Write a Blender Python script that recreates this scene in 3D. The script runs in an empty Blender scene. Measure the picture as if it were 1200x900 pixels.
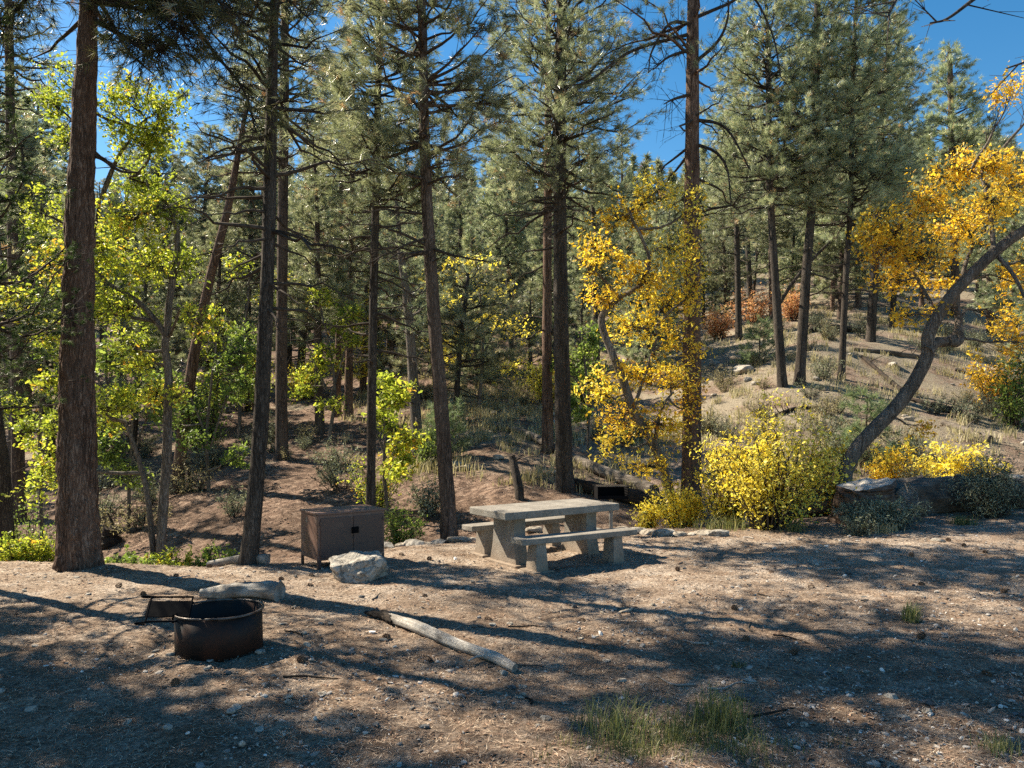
import bpy, math, random
import numpy as np
R = math.radians
PI = math.pi
C = bpy.context.scene.collection
F = 900.0; CAMZ = 2.05; HY = 490.0; CX = 600.0      # photograph geometry: focal length, camera height, horizon row

# ------------------------------------------------------------------ numpy noise
def _hash(ix, iy, iz, seed):
    h = (ix.astype(np.int64)*374761393 + iy.astype(np.int64)*668265263 + iz.astype(np.int64)*2147483647 + seed*974634777) & 0xffffffff
    h = ((h ^ (h >> 13)) * 1274126177) & 0xffffffff
    h = (h ^ (h >> 16)) & 0xffffffff
    return h.astype(np.float64)/4294967295.0
def vnoise(p, seed=0):
    p = np.asarray(p, float); i = np.floor(p).astype(np.int64); f = p - i; f = f*f*(3-2*f)
    x, y, z = i[..., 0], i[..., 1], i[..., 2]; fx, fy, fz = f[..., 0], f[..., 1], f[..., 2]
    def h(a, b, c): return _hash(x+a, y+b, z+c, seed)
    r0 = (h(0,0,0)*(1-fx)+h(1,0,0)*fx)*(1-fy)+(h(0,1,0)*(1-fx)+h(1,1,0)*fx)*fy
    r1 = (h(0,0,1)*(1-fx)+h(1,0,1)*fx)*(1-fy)+(h(0,1,1)*(1-fx)+h(1,1,1)*fx)*fy
    return (r0*(1-fz)+r1*fz)*2-1
def fbm(p, oct=4, seed=0, gain=.5):
    p = np.asarray(p, float); s = 0; a = 1
    for k in range(oct):
        s = s + a*vnoise(p*(2.03**k)+k*17.3, seed+k); a *= gain
    return s
def norm(v):
    return v/np.maximum(np.linalg.norm(v, axis=-1, keepdims=True), 1e-9)

# ------------------------------------------------------------------ terrain height
COLS = {
 -60: [(0,0),(11.3,0),(13,-.7),(16,-1.3),(20,-1.0),(24,-.5),(30,.2),(40,1.6),(55,5),(80,12),(130,26),(260,60),(420,75)],
 90: [(0,0),(11.2,0),(12.9,-.8),(16,-1.1),(20,-.45),(24,.1),(30,1.0),(40,2.6),(55,6),(80,13),(130,28),(260,62),(420,78)],
 250: [(0,0),(11.0,0),(12.6,-.8),(15,-.75),(18,-.1),(21,.35),(24,.75),(30,1.8),(40,3.8),(55,7.5),(80,15),(130,30),(260,65),(420,80)],
 450: [(0,0),(12.7,0),(13.8,-.5),(16,-.4),(18,.1),(20,.6),(25,1.55),(30,2.4),(40,4.8),(55,9),(80,17),(130,33),(260,68),(420,84)],
 600: [(0,0),(13.9,0),(14.8,-.2),(16,.0),(18,.42),(20,.85),(24,1.6),(28,2.2),(40,4.6),(55,9),(80,17),(130,34),(260,70),(420,86)],
 750: [(0,0),(14.3,0),(15.5,-.3),(17,-.1),(20,.35),(24,1.1),(28,1.9),(36,4.0),(55,9),(80,17),(130,34),(260,70),(420,88)],
 940: [(0,0),(10,.03),(15,.15),(17,-.2),(20,.5),(24,2.0),(28,3.75),(34,5.9),(40,7.2),(50,9.5),(65,14),(80,19),(130,36),(260,72),(420,92)],
 1200: [(0,0),(10,.1),(16,.35),(17.5,.15),(19,.35),(22,1.05),(26,2.25),(30,3.4),(36,5.1),(50,9.5),(80,20),(130,37),(260,74),(420,95)],
}
_D = np.concatenate([np.arange(0, 30, .25), np.geomspace(30, 420, 90)])
_U = np.linspace(-.8, .8, 161)
_cu = np.array([(k-CX)/F for k in COLS])
_tab = np.array([np.interp(_D, [a for a, b in v], [b for a, b in v]) for v in COLS.values()])
_Z = np.array([np.interp(_U, _cu, _tab[:, j]) for j in range(len(_D))]).T     # (U, D)
for _ in range(14):
    _p = np.pad(_Z, ((1, 1), (0, 0)), 'edge'); _Z = .25*_p[:-2]+.5*_p[1:-1]+.25*_p[2:]
for _ in range(5):
    _p = np.pad(_Z, ((0, 0), (1, 1)), 'edge'); _Z = .25*_p[:, :-2]+.5*_p[:, 1:-1]+.25*_p[:, 2:]
def Tv(x, y):
    x = np.asarray(x, float); y = np.asarray(y, float)
    u = np.clip(x/np.maximum(y, 4.0), -.799, .799); d = np.clip(y, 0, 419.9)
    fu = (u+.8)/.01; iu = np.clip(fu.astype(int), 0, 159); fu = fu-iu
    jd = np.clip(np.searchsorted(_D, d, side='right')-1, 0, len(_D)-2); fd = (d-_D[jd])/(_D[jd+1]-_D[jd])
    z = (_Z[iu, jd]*(1-fu)+_Z[iu+1, jd]*fu)*(1-fd)+(_Z[iu, jd+1]*(1-fu)+_Z[iu+1, jd+1]*fu)*fd
    P = np.stack([x, y, np.zeros_like(x)], -1)
    flat = np.clip((y-13)/6, 0, 1)
    z = z + .022*fbm(P*1.1, 2, 5)*(1+1.2*flat) + .010*fbm(P*5.0, 2, 9) + flat*.22*vnoise(P*.22, 31) + flat*.03*fbm(P*4, 3, 32)
    far = np.clip((y-60)/60, 0, 1)
    return z + far*5*fbm(P*.015, 3, 77)
def T(x, y): return float(Tv(np.array([x]), np.array([y]))[0])
def X(px, d): return (px-CX)/F*d
def P3(px, py, d): return np.array([X(px, d), d, CAMZ-(py-HY)/F*d])

# ------------------------------------------------------------------ materials
def new_mat(name):
    m = bpy.data.materials.new(name); m.use_nodes = True
    nt = m.node_tree; nt.nodes.clear()
    return m, nt, nt.nodes, nt.links
def ramp(n, stops, interp='LINEAR'):
    r = n.new('ShaderNodeValToRGB'); r.color_ramp.interpolation = interp
    el = r.color_ramp.elements
    while len(el) < len(stops): el.new(.5)
    for e, (p, c) in zip(el, stops):
        e.position = p; e.color = (*c, 1)
    return r
def noise(n, l, vec, scale, detail=4, rough=.55):
    t = n.new('ShaderNodeTexNoise'); t.inputs['Scale'].default_value = scale
    t.inputs['Detail'].default_value = detail; t.inputs['Roughness'].default_value = rough
    if vec is not None: l.new(vec, t.inputs['Vector'])
    return t.outputs['Fac']
def mix(n, l, fac, a, b, mode='MIX'):
    m = n.new('ShaderNodeMix'); m.data_type = 'RGBA'; m.blend_type = mode
    for sock, v in ((m.inputs[0], fac), (m.inputs[6], a), (m.inputs[7], b)):
        if isinstance(v, (int, float)): sock.default_value = v
        elif isinstance(v, tuple): sock.default_value = (*v, 1)
        else: l.new(v, sock)
    return m.outputs[2]
def math_(n, l, op, a, b=0.0, clamp=False):
    m = n.new('ShaderNodeMath'); m.operation = op; m.use_clamp = clamp
    for s, v in ((m.inputs[0], a), (m.inputs[1], b)):
        if isinstance(v, (int, float)): s.default_value = v
        else: l.new(v, s)
    return m.outputs[0]
def maprange(n, l, v, a, b, c=0., d=1.):
    m = n.new('ShaderNodeMapRange'); l.new(v, m.inputs[0])
    for i, q in enumerate((a, b, c, d)): m.inputs[i+1].default_value = q
    return m.outputs[0]
def coords(n, l, kind='Object', scale=(1, 1, 1)):
    t = n.new('ShaderNodeTexCoord'); m = n.new('ShaderNodeMapping'); m.inputs['Scale'].default_value = scale
    l.new(t.outputs[kind], m.inputs['Vector']); return m.outputs[0]
def finish(n, l, col, rough=.85, bump=None, bstr=.5, bdist=.01, metal=0, spec=.3):
    o = n.new('ShaderNodeOutputMaterial'); b = n.new('ShaderNodeBsdfPrincipled')
    if isinstance(col, tuple): b.inputs['Base Color'].default_value = (*col, 1)
    else: l.new(col, b.inputs['Base Color'])
    if isinstance(rough, (int, float)): b.inputs['Roughness'].default_value = rough
    else: l.new(rough, b.inputs['Roughness'])
    b.inputs['Metallic'].default_value = metal
    b.inputs['Specular IOR Level'].default_value = spec
    if bump is not None:
        bn = n.new('ShaderNodeBump'); bn.inputs['Strength'].default_value = bstr; bn.inputs['Distance'].default_value = bdist
        l.new(bump, bn.inputs['Height']); l.new(bn.outputs[0], b.inputs['Normal'])
    l.new(b.outputs[0], o.inputs[0]); return b

def mat_leaf(name, stops, transl=.45, rough=.5, tint=1.25, spec=.3, objvar=.0):
    m, nt, n, l = new_mat(name)
    a = n.new('ShaderNodeAttribute'); a.attribute_name = 'rnd'
    r = ramp(n, stops); l.new(a.outputs['Fac'], r.inputs[0])
    col = r.outputs[0]
    if objvar:
        oi = n.new('ShaderNodeObjectInfo')
        hs = n.new('ShaderNodeHueSaturation'); l.new(col, hs.inputs['Color'])
        l.new(maprange(n, l, oi.outputs['Random'], 0, 1, 1-objvar, 1+objvar), hs.inputs['Value'])
        l.new(maprange(n, l, oi.outputs['Random'], 0, 1, .5-.03*objvar*3, .5+.012), hs.inputs['Hue'])
        col = hs.outputs[0]
    o = n.new('ShaderNodeOutputMaterial'); b = n.new('ShaderNodeBsdfPrincipled'); t = n.new('ShaderNodeBsdfTranslucent'); s = n.new('ShaderNodeMixShader')
    b.inputs['Roughness'].default_value = rough; b.inputs['Specular IOR Level'].default_value = spec
    l.new(col, b.inputs['Base Color'])
    l.new(mix(n, l, 1.0, col, (tint, tint, tint*.75), 'MULTIPLY'), t.inputs['Color'])
    s.inputs[0].default_value = transl
    l.new(b.outputs[0], s.inputs[1]); l.new(t.outputs[0], s.inputs[2]); l.new(s.outputs[0], o.inputs[0])
    return m

def mat_bark(name, dark, mid, light, scale=7, zs=.22, depth=.03):
    m, nt, n, l = new_mat(name)
    v0 = coords(n, l, 'Object', (1, 1, zs))
    nz = n.new('ShaderNodeTexNoise'); nz.inputs['Scale'].default_value = 9; nz.inputs['Detail'].default_value = 5; l.new(v0, nz.inputs['Vector'])
    v = mix(n, l, .22, v0, nz.outputs['Color'])
    vo = n.new('ShaderNodeTexVoronoi'); vo.feature = 'DISTANCE_TO_EDGE'; vo.inputs['Scale'].default_value = scale; l.new(v, vo.inputs['Vector'])
    v2 = n.new('ShaderNodeTexVoronoi'); v2.feature = 'DISTANCE_TO_EDGE'; v2.inputs['Scale'].default_value = scale*2.9; l.new(v, v2.inputs['Vector'])
    gate = maprange(n, l, noise(n, l, v0, 6, 3), .40, .58, 0, .75)
    crack = math_(n, l, 'ADD', maprange(n, l, vo.outputs['Distance'], 0, .13), gate, True)
    crack2 = maprange(n, l, v2.outputs['Distance'], 0, .22, .60, 1.)
    fine = noise(n, l, coords(n, l, 'Object', (1, 1, zs*1.6)), 34, 7, .75)
    big = noise(n, l, v0, 4, 4)
    k = math_(n, l, 'MULTIPLY', crack, crack2)
    r = ramp(n, [(0.05, dark), (.38, tuple(.55*a+.45*b for a, b in zip(dark, mid))), (.68, mid), (.95, light)])
    f = math_(n, l, 'MULTIPLY', math_(n, l, 'ADD', math_(n, l, 'MULTIPLY', k, .75), .25), math_(n, l, 'ADD', math_(n, l, 'MULTIPLY', fine, 1.1), math_(n, l, 'MULTIPLY', big, .5)))
    l.new(f, r.inputs[0])
    h = math_(n, l, 'ADD', math_(n, l, 'MULTIPLY', k, .7), math_(n, l, 'MULTIPLY', fine, .9))
    finish(n, l, r.outputs[0], .9, h, 1.0, depth, spec=.15)
    return m

def mat_ground():
    m, nt, n, l = new_mat('forest_floor')
    v = coords(n, l, 'Object')
    sep = n.new('ShaderNodeSeparateXYZ'); l.new(v, sep.inputs[0])
    big = noise(n, l, v, .35, 4); med = noise(n, l, v, 2.2, 5, .6); fine = noise(n, l, v, 28, 6, .7); vfine = noise(n, l, v, 110, 4, .7)
    duff = ramp(n, [(.30, (.05, .034, .026)), (.43, (.155, .108, .078)), (.54, (.36, .27, .20)), (.67, (.70, .57, .455))])
    l.new(math_(n, l, 'ADD', math_(n, l, 'MULTIPLY', fine, .55), math_(n, l, 'MULTIPLY', vfine, .45)), duff.inputs[0])
    soil = ramp(n, [(.30, (.10, .078, .063)), (.47, (.36, .29, .23)), (.66, (.70, .59, .48))])
    l.new(fine, soil.inputs[0])
    c = mix(n, l, maprange(n, l, med, .42, .62), duff.outputs[0], soil.outputs[0])
    # pebbly grit
    vo = n.new('ShaderNodeTexVoronoi'); vo.inputs['Scale'].default_value = 34; l.new(v, vo.inputs['Vector'])
    peb = ramp(n, [(0, (.10, .095, .09)), (.4, (.22, .19, .165)), (.8, (.36, .32, .28)), (1, (.6, .57, .52))]); l.new(vo.outputs['Color'], peb.inputs[0])
    pm = math_(n, l, 'MULTIPLY', maprange(n, l, vo.outputs['Distance'], .34, .26), maprange(n, l, noise(n, l, v, 1.1, 4), .48, .60))
    c = mix(n, l, pm, c, peb.outputs[0])
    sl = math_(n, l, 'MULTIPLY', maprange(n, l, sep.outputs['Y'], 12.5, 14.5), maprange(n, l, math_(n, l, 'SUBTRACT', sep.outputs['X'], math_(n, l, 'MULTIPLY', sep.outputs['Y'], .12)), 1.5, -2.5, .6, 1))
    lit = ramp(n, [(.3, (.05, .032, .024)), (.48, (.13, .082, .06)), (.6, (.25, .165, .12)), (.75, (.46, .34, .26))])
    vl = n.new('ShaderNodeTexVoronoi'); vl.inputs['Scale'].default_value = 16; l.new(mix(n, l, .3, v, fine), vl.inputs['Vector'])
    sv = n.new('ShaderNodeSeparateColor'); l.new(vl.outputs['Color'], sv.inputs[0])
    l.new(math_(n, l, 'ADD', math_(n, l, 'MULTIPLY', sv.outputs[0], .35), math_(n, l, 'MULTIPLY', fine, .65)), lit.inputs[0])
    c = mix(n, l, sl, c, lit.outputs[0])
    c = mix(n, l, maprange(n, l, noise(n, l, v, .8, 5, .65), .45, .6, 0, .55), c, mix(n, l, .75, c, (.10, .065, .045), 'MIX'))
    # hillside: dry grass and bare litter beyond the creek bank
    hill = maprange(n, l, sep.outputs['Y'], 17, 24)
    gr = ramp(n, [(.3, (.075, .062, .042)), (.5, (.24, .20, .145)), (.7, (.50, .43, .33))]); l.new(fine, gr.inputs[0])
    xr = maprange(n, l, sep.outputs['X'], -4, 9, .60, .44)
    gmask = maprange(n, l, math_(n, l, 'SUBTRACT', noise(n, l, v, .5, 5, .6), xr), -.02, .06)
    c = mix(n, l, math_(n, l, 'MULTIPLY', hill, gmask), c, gr.outputs[0])
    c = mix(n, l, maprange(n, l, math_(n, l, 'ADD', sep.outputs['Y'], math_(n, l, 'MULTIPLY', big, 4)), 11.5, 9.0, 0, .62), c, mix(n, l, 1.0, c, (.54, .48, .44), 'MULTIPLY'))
    farm = maprange(n, l, sep.outputs['Y'], 60, 90)
    fc = ramp(n, [(.35, (.09, .10, .05)), (.55, (.22, .21, .12)), (.7, (.42, .36, .24))]); l.new(noise(n, l, v, .25, 6, .65), fc.inputs[0])
    c = mix(n, l, farm, c, fc.outputs[0])
    h = math_(n, l, 'ADD', math_(n, l, 'ADD', math_(n, l, 'MULTIPLY', fine, .8), math_(n, l, 'MULTIPLY', vfine, .35)), math_(n, l, 'MULTIPLY', math_(n, l, 'MULTIPLY', pm, maprange(n, l, vo.outputs['Distance'], .35, .0)), .6))
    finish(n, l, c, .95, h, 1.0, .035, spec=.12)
    return m

def mat_rock(name, a, b, c_, scale=6):
    m, nt, n, l = new_mat(name)
    v = coords(n, l, 'Object'); f = noise(n, l, v, scale, 8, .7); g = noise(n, l, v, scale*6, 5, .7)
    oi = n.new('ShaderNodeAttribute'); oi.attribute_name = 'rnd'
    r = ramp(n, [(.28, a), (.5, b), (.72, c_)]); l.new(math_(n, l, 'ADD', math_(n, l, 'MULTIPLY', f, .7), math_(n, l, 'MULTIPLY', g, .3)), r.inputs[0])
    vo = n.new('ShaderNodeTexVoronoi'); vo.feature = 'DISTANCE_TO_EDGE'; vo.inputs['Scale'].default_value = scale*.9; l.new(mix(n, l, .3, v, f), vo.inputs['Vector'])
    cr = maprange(n, l, vo.outputs['Distance'], 0, .05, .45, 1)
    col = mix(n, l, 1.0, r.outputs[0], mix(n, l, cr, (.3, .27, .25), (1, 1, 1)), 'MULTIPLY')
    h = math_(n, l, 'ADD', math_(n, l, 'ADD', f, math_(n, l, 'MULTIPLY', g, .4)), math_(n, l, 'MULTIPLY', cr, .5))
    finish(n, l, col, .9, h, .9, .03, spec=.2)
    return m
def mat_gravel(name, stops):
    m, nt, n, l = new_mat(name)
    a = n.new('ShaderNodeAttribute'); a.attribute_name = 'rnd'
    r = ramp(n, stops); l.new(a.outputs['Fac'], r.inputs[0])
    v = coords(n, l, 'Object'); g = noise(n, l, v, 60, 4, .7)
    col = mix(n, l, .6, r.outputs[0], mix(n, l, g, (.3, .3, .3), (1.5, 1.5, 1.5)), 'MULTIPLY')
    finish(n, l, col, .85, g, .5, .008, spec=.25)
    return m
def mat_wood(name, dark, mid, light, sc=(3, 3, 30)):
    m, nt, n, l = new_mat(name)
    v = coords(n, l, 'Generated', sc); f = noise(n, l, v, 2.0, 8, .72)
    v2 = coords(n, l, 'Object'); g = noise(n, l, v2, 3.5, 5, .6); g2 = noise(n, l, v2, 45, 4)
    r = ramp(n, [(.33, dark), (.47, mid), (.68, light)]); l.new(math_(n, l, 'ADD', math_(n, l, 'MULTIPLY', f, .7), math_(n, l, 'MULTIPLY', g2, .3)), r.inputs[0])
    col = mix(n, l, maprange(n, l, g, .5, .64), r.outputs[0], tuple(.5*(a+b) for a, b in zip(dark, mid)))
    finish(n, l, col, .85, math_(n, l, 'ADD', f, math_(n, l, 'MULTIPLY', g2, .4)), .9, .02, spec=.2)
    return m
def mat_concrete():
    m, nt, n, l = new_mat('weathered_concrete')
    v = coords(n, l, 'Object'); f = noise(n, l, v, 3, 6, .65); g = noise(n, l, v, 55, 5, .75); s = noise(n, l, v, 9, 5, .6)
    r = ramp(n, [(.3, (.10, .092, .080)), (.5, (.25, .228, .198)), (.68, (.44, .41, .36))])
    l.new(math_(n, l, 'ADD', math_(n, l, 'MULTIPLY', f, .5), math_(n, l, 'MULTIPLY', g, .5)), r.inputs[0])
    geo = n.new('ShaderNodeSeparateXYZ'); l.new(v, geo.inputs[0])
    vo = n.new('ShaderNodeTexVoronoi'); vo.inputs['Scale'].default_value = 45; l.new(v, vo.inputs['Vector'])
    agg = maprange(n, l, vo.outputs['Distance'], .12, .2)
    col = mix(n, l, math_(n, l, 'SUBTRACT', 1., agg), r.outputs[0], (.17, .15, .13))
    low = math_(n, l, 'MULTIPLY', maprange(n, l, geo.outputs['Z'], .34, .02), .55)
    col = mix(n, l, low, col, (.30, .20, .13))
    col = mix(n, l, maprange(n, l, s, .52, .70, 0, .6), col, (.14, .12, .10))
    h = math_(n, l, 'ADD', g, math_(n, l, 'MULTIPLY', agg, .4))
    finish(n, l, col, .9, h, .8, .012, spec=.2)
    return m
def mat_metal(name, base, rust, amount=.5, rough=.6, metal=.3, sc=5):
    m, nt, n, l = new_mat(name)
    v = coords(n, l, 'Object'); f = noise(n, l, v, sc, 7, .7); g = noise(n, l, v, 70, 3)
    k = maprange(n, l, f, .62-amount*.3, .72-amount*.2)
    col = mix(n, l, k, base, rust); col = mix(n, l, .35, col, mix(n, l, g, (.5, .5, .5), (1.4, 1.4, 1.4)), 'MULTIPLY')
    finish(n, l, col, maprange(n, l, f, .3, .7, rough-.12, rough+.2), g, .25, .003, metal, .4)
    return m
def mat_twig(name, col, col2):
    m, nt, n, l = new_mat(name); v = coords(n, l, 'Object')
    f = noise(n, l, v, 8, 4); r = ramp(n, [(.35, col), (.65, col2)]); l.new(f, r.inputs[0]); finish(n, l, r.outputs[0], .9, spec=.1); return m

M = {}
M['ground'] = mat_ground()
M['bark_red'] = mat_bark('ponderosa_bark', (.03, .019, .015), (.16, .098, .072), (.32, .225, .175), 15, .13, .03)
M['bark_brown'] = mat_bark('brown_bark', (.025, .018, .015), (.115, .083, .066), (.25, .19, .155), 18, .14, .025)
M['bark_dark'] = mat_bark('dark_bark', (.02, .016, .014), (.075, .062, .052), (.175, .148, .127), 20, .14, .025)
M['bark_grey'] = mat_bark('grey_oak_bark', (.03, .025, .022), (.16, .135, .115), (.38, .34, .30), 26, .10, .018)
M['bark_pale'] = mat_bark('pale_oak_bark', (.04, .034, .03), (.15, .125, .105), (.36, .32, .28), 26, .10, .02)
M['twig'] = mat_twig('dark_twig', (.035, .027, .022), (.085, .07, .058))
M['twig_grey'] = mat_twig('grey_twig', (.10, .09, .08), (.24, .22, .2))
PS = [(0, (.06, .078, .046)), (.3, (.165, .20, .125)), (.62, (.33, .375, .25)), (.9, (.56, .59, .43)), (1, (.52, .34, .20))]
M['needles'] = mat_leaf('pine_needles', PS, .42, .36, 1.2, .6, .22)
M['needles_dark'] = mat_leaf('dark_pine_needles', [(0, (.03, .042, .02)), (.5, (.085, .105, .05)), (.9, (.19, .20, .10)), (1, (.3, .2, .1))], .35, .45, 1.2, .3, .15)
M['needles_blue'] = mat_leaf('young_pine_needles', [(0, (.08, .12, .07)), (.6, (.20, .27, .15)), (1, (.36, .44, .26))], .4, .5, 1.2)
M['fir'] = mat_leaf('fir_needles', [(0, (.012, .03, .012)), (.5, (.04, .075, .028)), (1, (.11, .16, .06))], .35, .5, 1.2)
M['gold'] = mat_leaf('golden_oak_leaves', [(0, (.34, .17, .05)), (.18, (.80, .50, .05)), (.55, (.93, .70, .10)), (.88, (.95, .80, .22)), (1, (.52, .54, .12))], .6, .45, 1.12)
M['orange'] = mat_leaf('orange_gold_oak_leaves', [(0, (.34, .16, .05)), (.2, (.82, .48, .05)), (.65, (.93, .64, .09)), (1, (.93, .79, .20))], .6, .45, 1.12)
M['yellow'] = mat_leaf('yellow_leaves', [(0, (.46, .34, .06)), (.2, (.80, .62, .09)), (.5, (.88, .74, .13)), (.85, (.95, .86, .26)), (1, (.50, .56, .14))], .52, .45, 1.25)
M['lime'] = mat_leaf('yellow_green_leaves', [(0, (.13, .19, .04)), (.4, (.34, .42, .07)), (.75, (.58, .62, .10)), (.93, (.78, .68, .12)), (1, (.75, .42, .08))], .55, .45, 1.15)
M['green'] = mat_leaf('green_leaves', [(0, (.06, .11, .03)), (.5, (.16, .24, .06)), (1, (.34, .42, .11))], .5, .45, 1.3)
M['rust'] = mat_leaf('rust_leaves', [(0, (.50, .22, .12)), (.5, (.76, .40, .22)), (1, (.85, .58, .3))], .45, .5, 1.1)
M['sage'] = mat_leaf('sage_leaves', [(0, (.09, .11, .075)), (.5, (.24, .27, .19)), (1, (.48, .52, .38))], .3, .6, 1.0)
M['drygrass'] = mat_leaf('dry_grass', [(0, (.20, .18, .10)), (.5, (.42, .37, .23)), (1, (.66, .59, .42))], .4, .6, 1.1)
M['grass'] = mat_leaf('green_grass', [(0, (.05, .07, .03)), (.5, (.14, .17, .07)), (.85, (.28, .28, .13)), (1, (.5, .43, .25))], .4, .5, 1.15)
M['litter'] = mat_gravel('fallen_needles', [(0, (.10, .055, .035)), (.4, (.30, .18, .12)), (.8, (.55, .40, .28)), (1, (.75, .62, .47))])
M['gravel'] = mat_gravel('gravel', [(0, (.07, .066, .064)), (.35, (.19, .17, .155)), (.7, (.40, .36, .32)), (.95, (.52, .48, .43)), (1, (.80, .78, .74))])
M['rock'] = mat_rock('grey_limestone', (.14, .12, .10), (.36, .33, .285), (.55, .52, .47))
M['rock_slate'] = mat_rock('slate', (.05, .055, .058), (.12, .125, .125), (.24, .23, .22), 9)
M['rock_tan'] = mat_rock('tan_stone', (.17, .14, .11), (.36, .31, .25), (.55, .49, .41), 8)
M['oldwood'] = mat_wood('weathered_wood', (.07, .055, .045), (.42, .38, .33), (.74, .71, .65))
M['oldwood_dark'] = mat_wood('dark_weathered_wood', (.02, .016, .013), (.13, .105, .085), (.32, .28, .235))
M['stumpwood'] = mat_wood('stump_bark', (.015, .011, .009), (.10, .065, .05), (.26, .19, .15))
M['char'] = mat_wood('charred_wood', (.006, .005, .005), (.03, .024, .02), (.12, .08, .055))
M['concrete'] = mat_concrete()
M['locker'] = mat_metal('brown_painted_steel', (.17, .10, .08), (.24, .17, .14), .3, .45, .1, 3)
M['lockershade'] = mat_metal('shaded_brown_painted_steel', (.10, .062, .052), (.14, .09, .07), .3, .5, .1, 3)  # locker brown with the sunless front's shade painted into the colour
M['ring'] = mat_metal('rusty_fire_steel', (.016, .012, .011), (.055, .022, .014), .6, .62, .35, 4)
M['iron'] = mat_metal('black_iron', (.006, .006, .007), (.012, .009, .008), .35, .9, .0, 8)
M['cone'] = mat_wood('cone_brown', (.05, .03, .02), (.16, .10, .065), (.30, .20, .14))
M['ash'] = mat_gravel('ash', [(0, (.02, .02, .02)), (1, (.12, .115, .11))])
M['iron'].node_tree.nodes['Principled BSDF'].inputs['Specular IOR Level'].default_value = .06
M['rim'] = mat_metal('worn_steel_rim', (.12, .105, .095), (.05, .03, .022), .4, .4, .6, 9)
M['galv'] = mat_metal('grey_steel_post', (.28, .27, .25), (.16, .11, .08), .3, .5, .5, 8)

# ------------------------------------------------------------------ mesh buffer
class Buf:
    def __init__(s): s.v = []; s.f = []; s.n = 0
    def add(s, v, f, mat=0, rnd=None):
        v = np.asarray(v, float).reshape(-1, 3); f = np.asarray(f, int)
        if rnd is None: rnd = np.full(len(f), .5)
        s.v.append(v); s.f.append((f+s.n, mat, np.broadcast_to(rnd, (len(f),)))); s.n += len(v)
    def mesh(s, name, mats, smooth=True):
        me = bpy.data.meshes.new(name)
        V = np.concatenate(s.v); me.vertices.add(len(V)); me.vertices.foreach_set('co', V.astype(np.float32).ravel())
        loops = np.concatenate([f.ravel() for f, _, _ in s.f]); tot = np.concatenate([np.full(len(f), f.shape[1]) for f, _, _ in s.f])
        mi = np.concatenate([np.full(len(f), m) for f, m, _ in s.f]); rn = np.concatenate([r for _, _, r in s.f])
        me.loops.add(len(loops)); me.loops.foreach_set('vertex_index', loops.astype(np.int32))
        me.polygons.add(len(tot)); st = np.concatenate([[0], np.cumsum(tot)[:-1]])
        me.polygons.foreach_set('loop_start', st.astype(np.int32))
        me.polygons.foreach_set('material_index', mi.astype(np.int32))
        me.polygons.foreach_set('use_smooth', np.full(len(tot), smooth))
        a = me.attributes.new('rnd', 'FLOAT', 'FACE'); a.data.foreach_set('value', rn.astype(np.float32))
        for m in (mats if isinstance(mats, (list, tuple)) else [mats]): me.materials.append(m)
        me.update(calc_edges=True); me.validate()
        return me
def link(name, me, parent=None, loc=None, rot=None):
    o = bpy.data.objects.new(name, me); C.objects.link(o)
    if parent is not None: o.parent = parent
    if loc is not None: o.location = [float(q) for q in loc]
    if rot is not None: o.rotation_euler = rot
    return o
def tag(o, label=None, cat=None, group=None, kind=None):
    if label: o['label'] = label
    if cat: o['category'] = cat
    if group: o['group'] = group
    if kind: o['kind'] = kind
    return o
def thing(name, label, cat, loc, rz=0, group=None):
    o = bpy.data.objects.new(name, None); C.objects.link(o); o.location = [float(q) for q in loc]; o.rotation_euler = (0, 0, rz)
    o.empty_display_size = .2
    return tag(o, label, cat, group)

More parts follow.
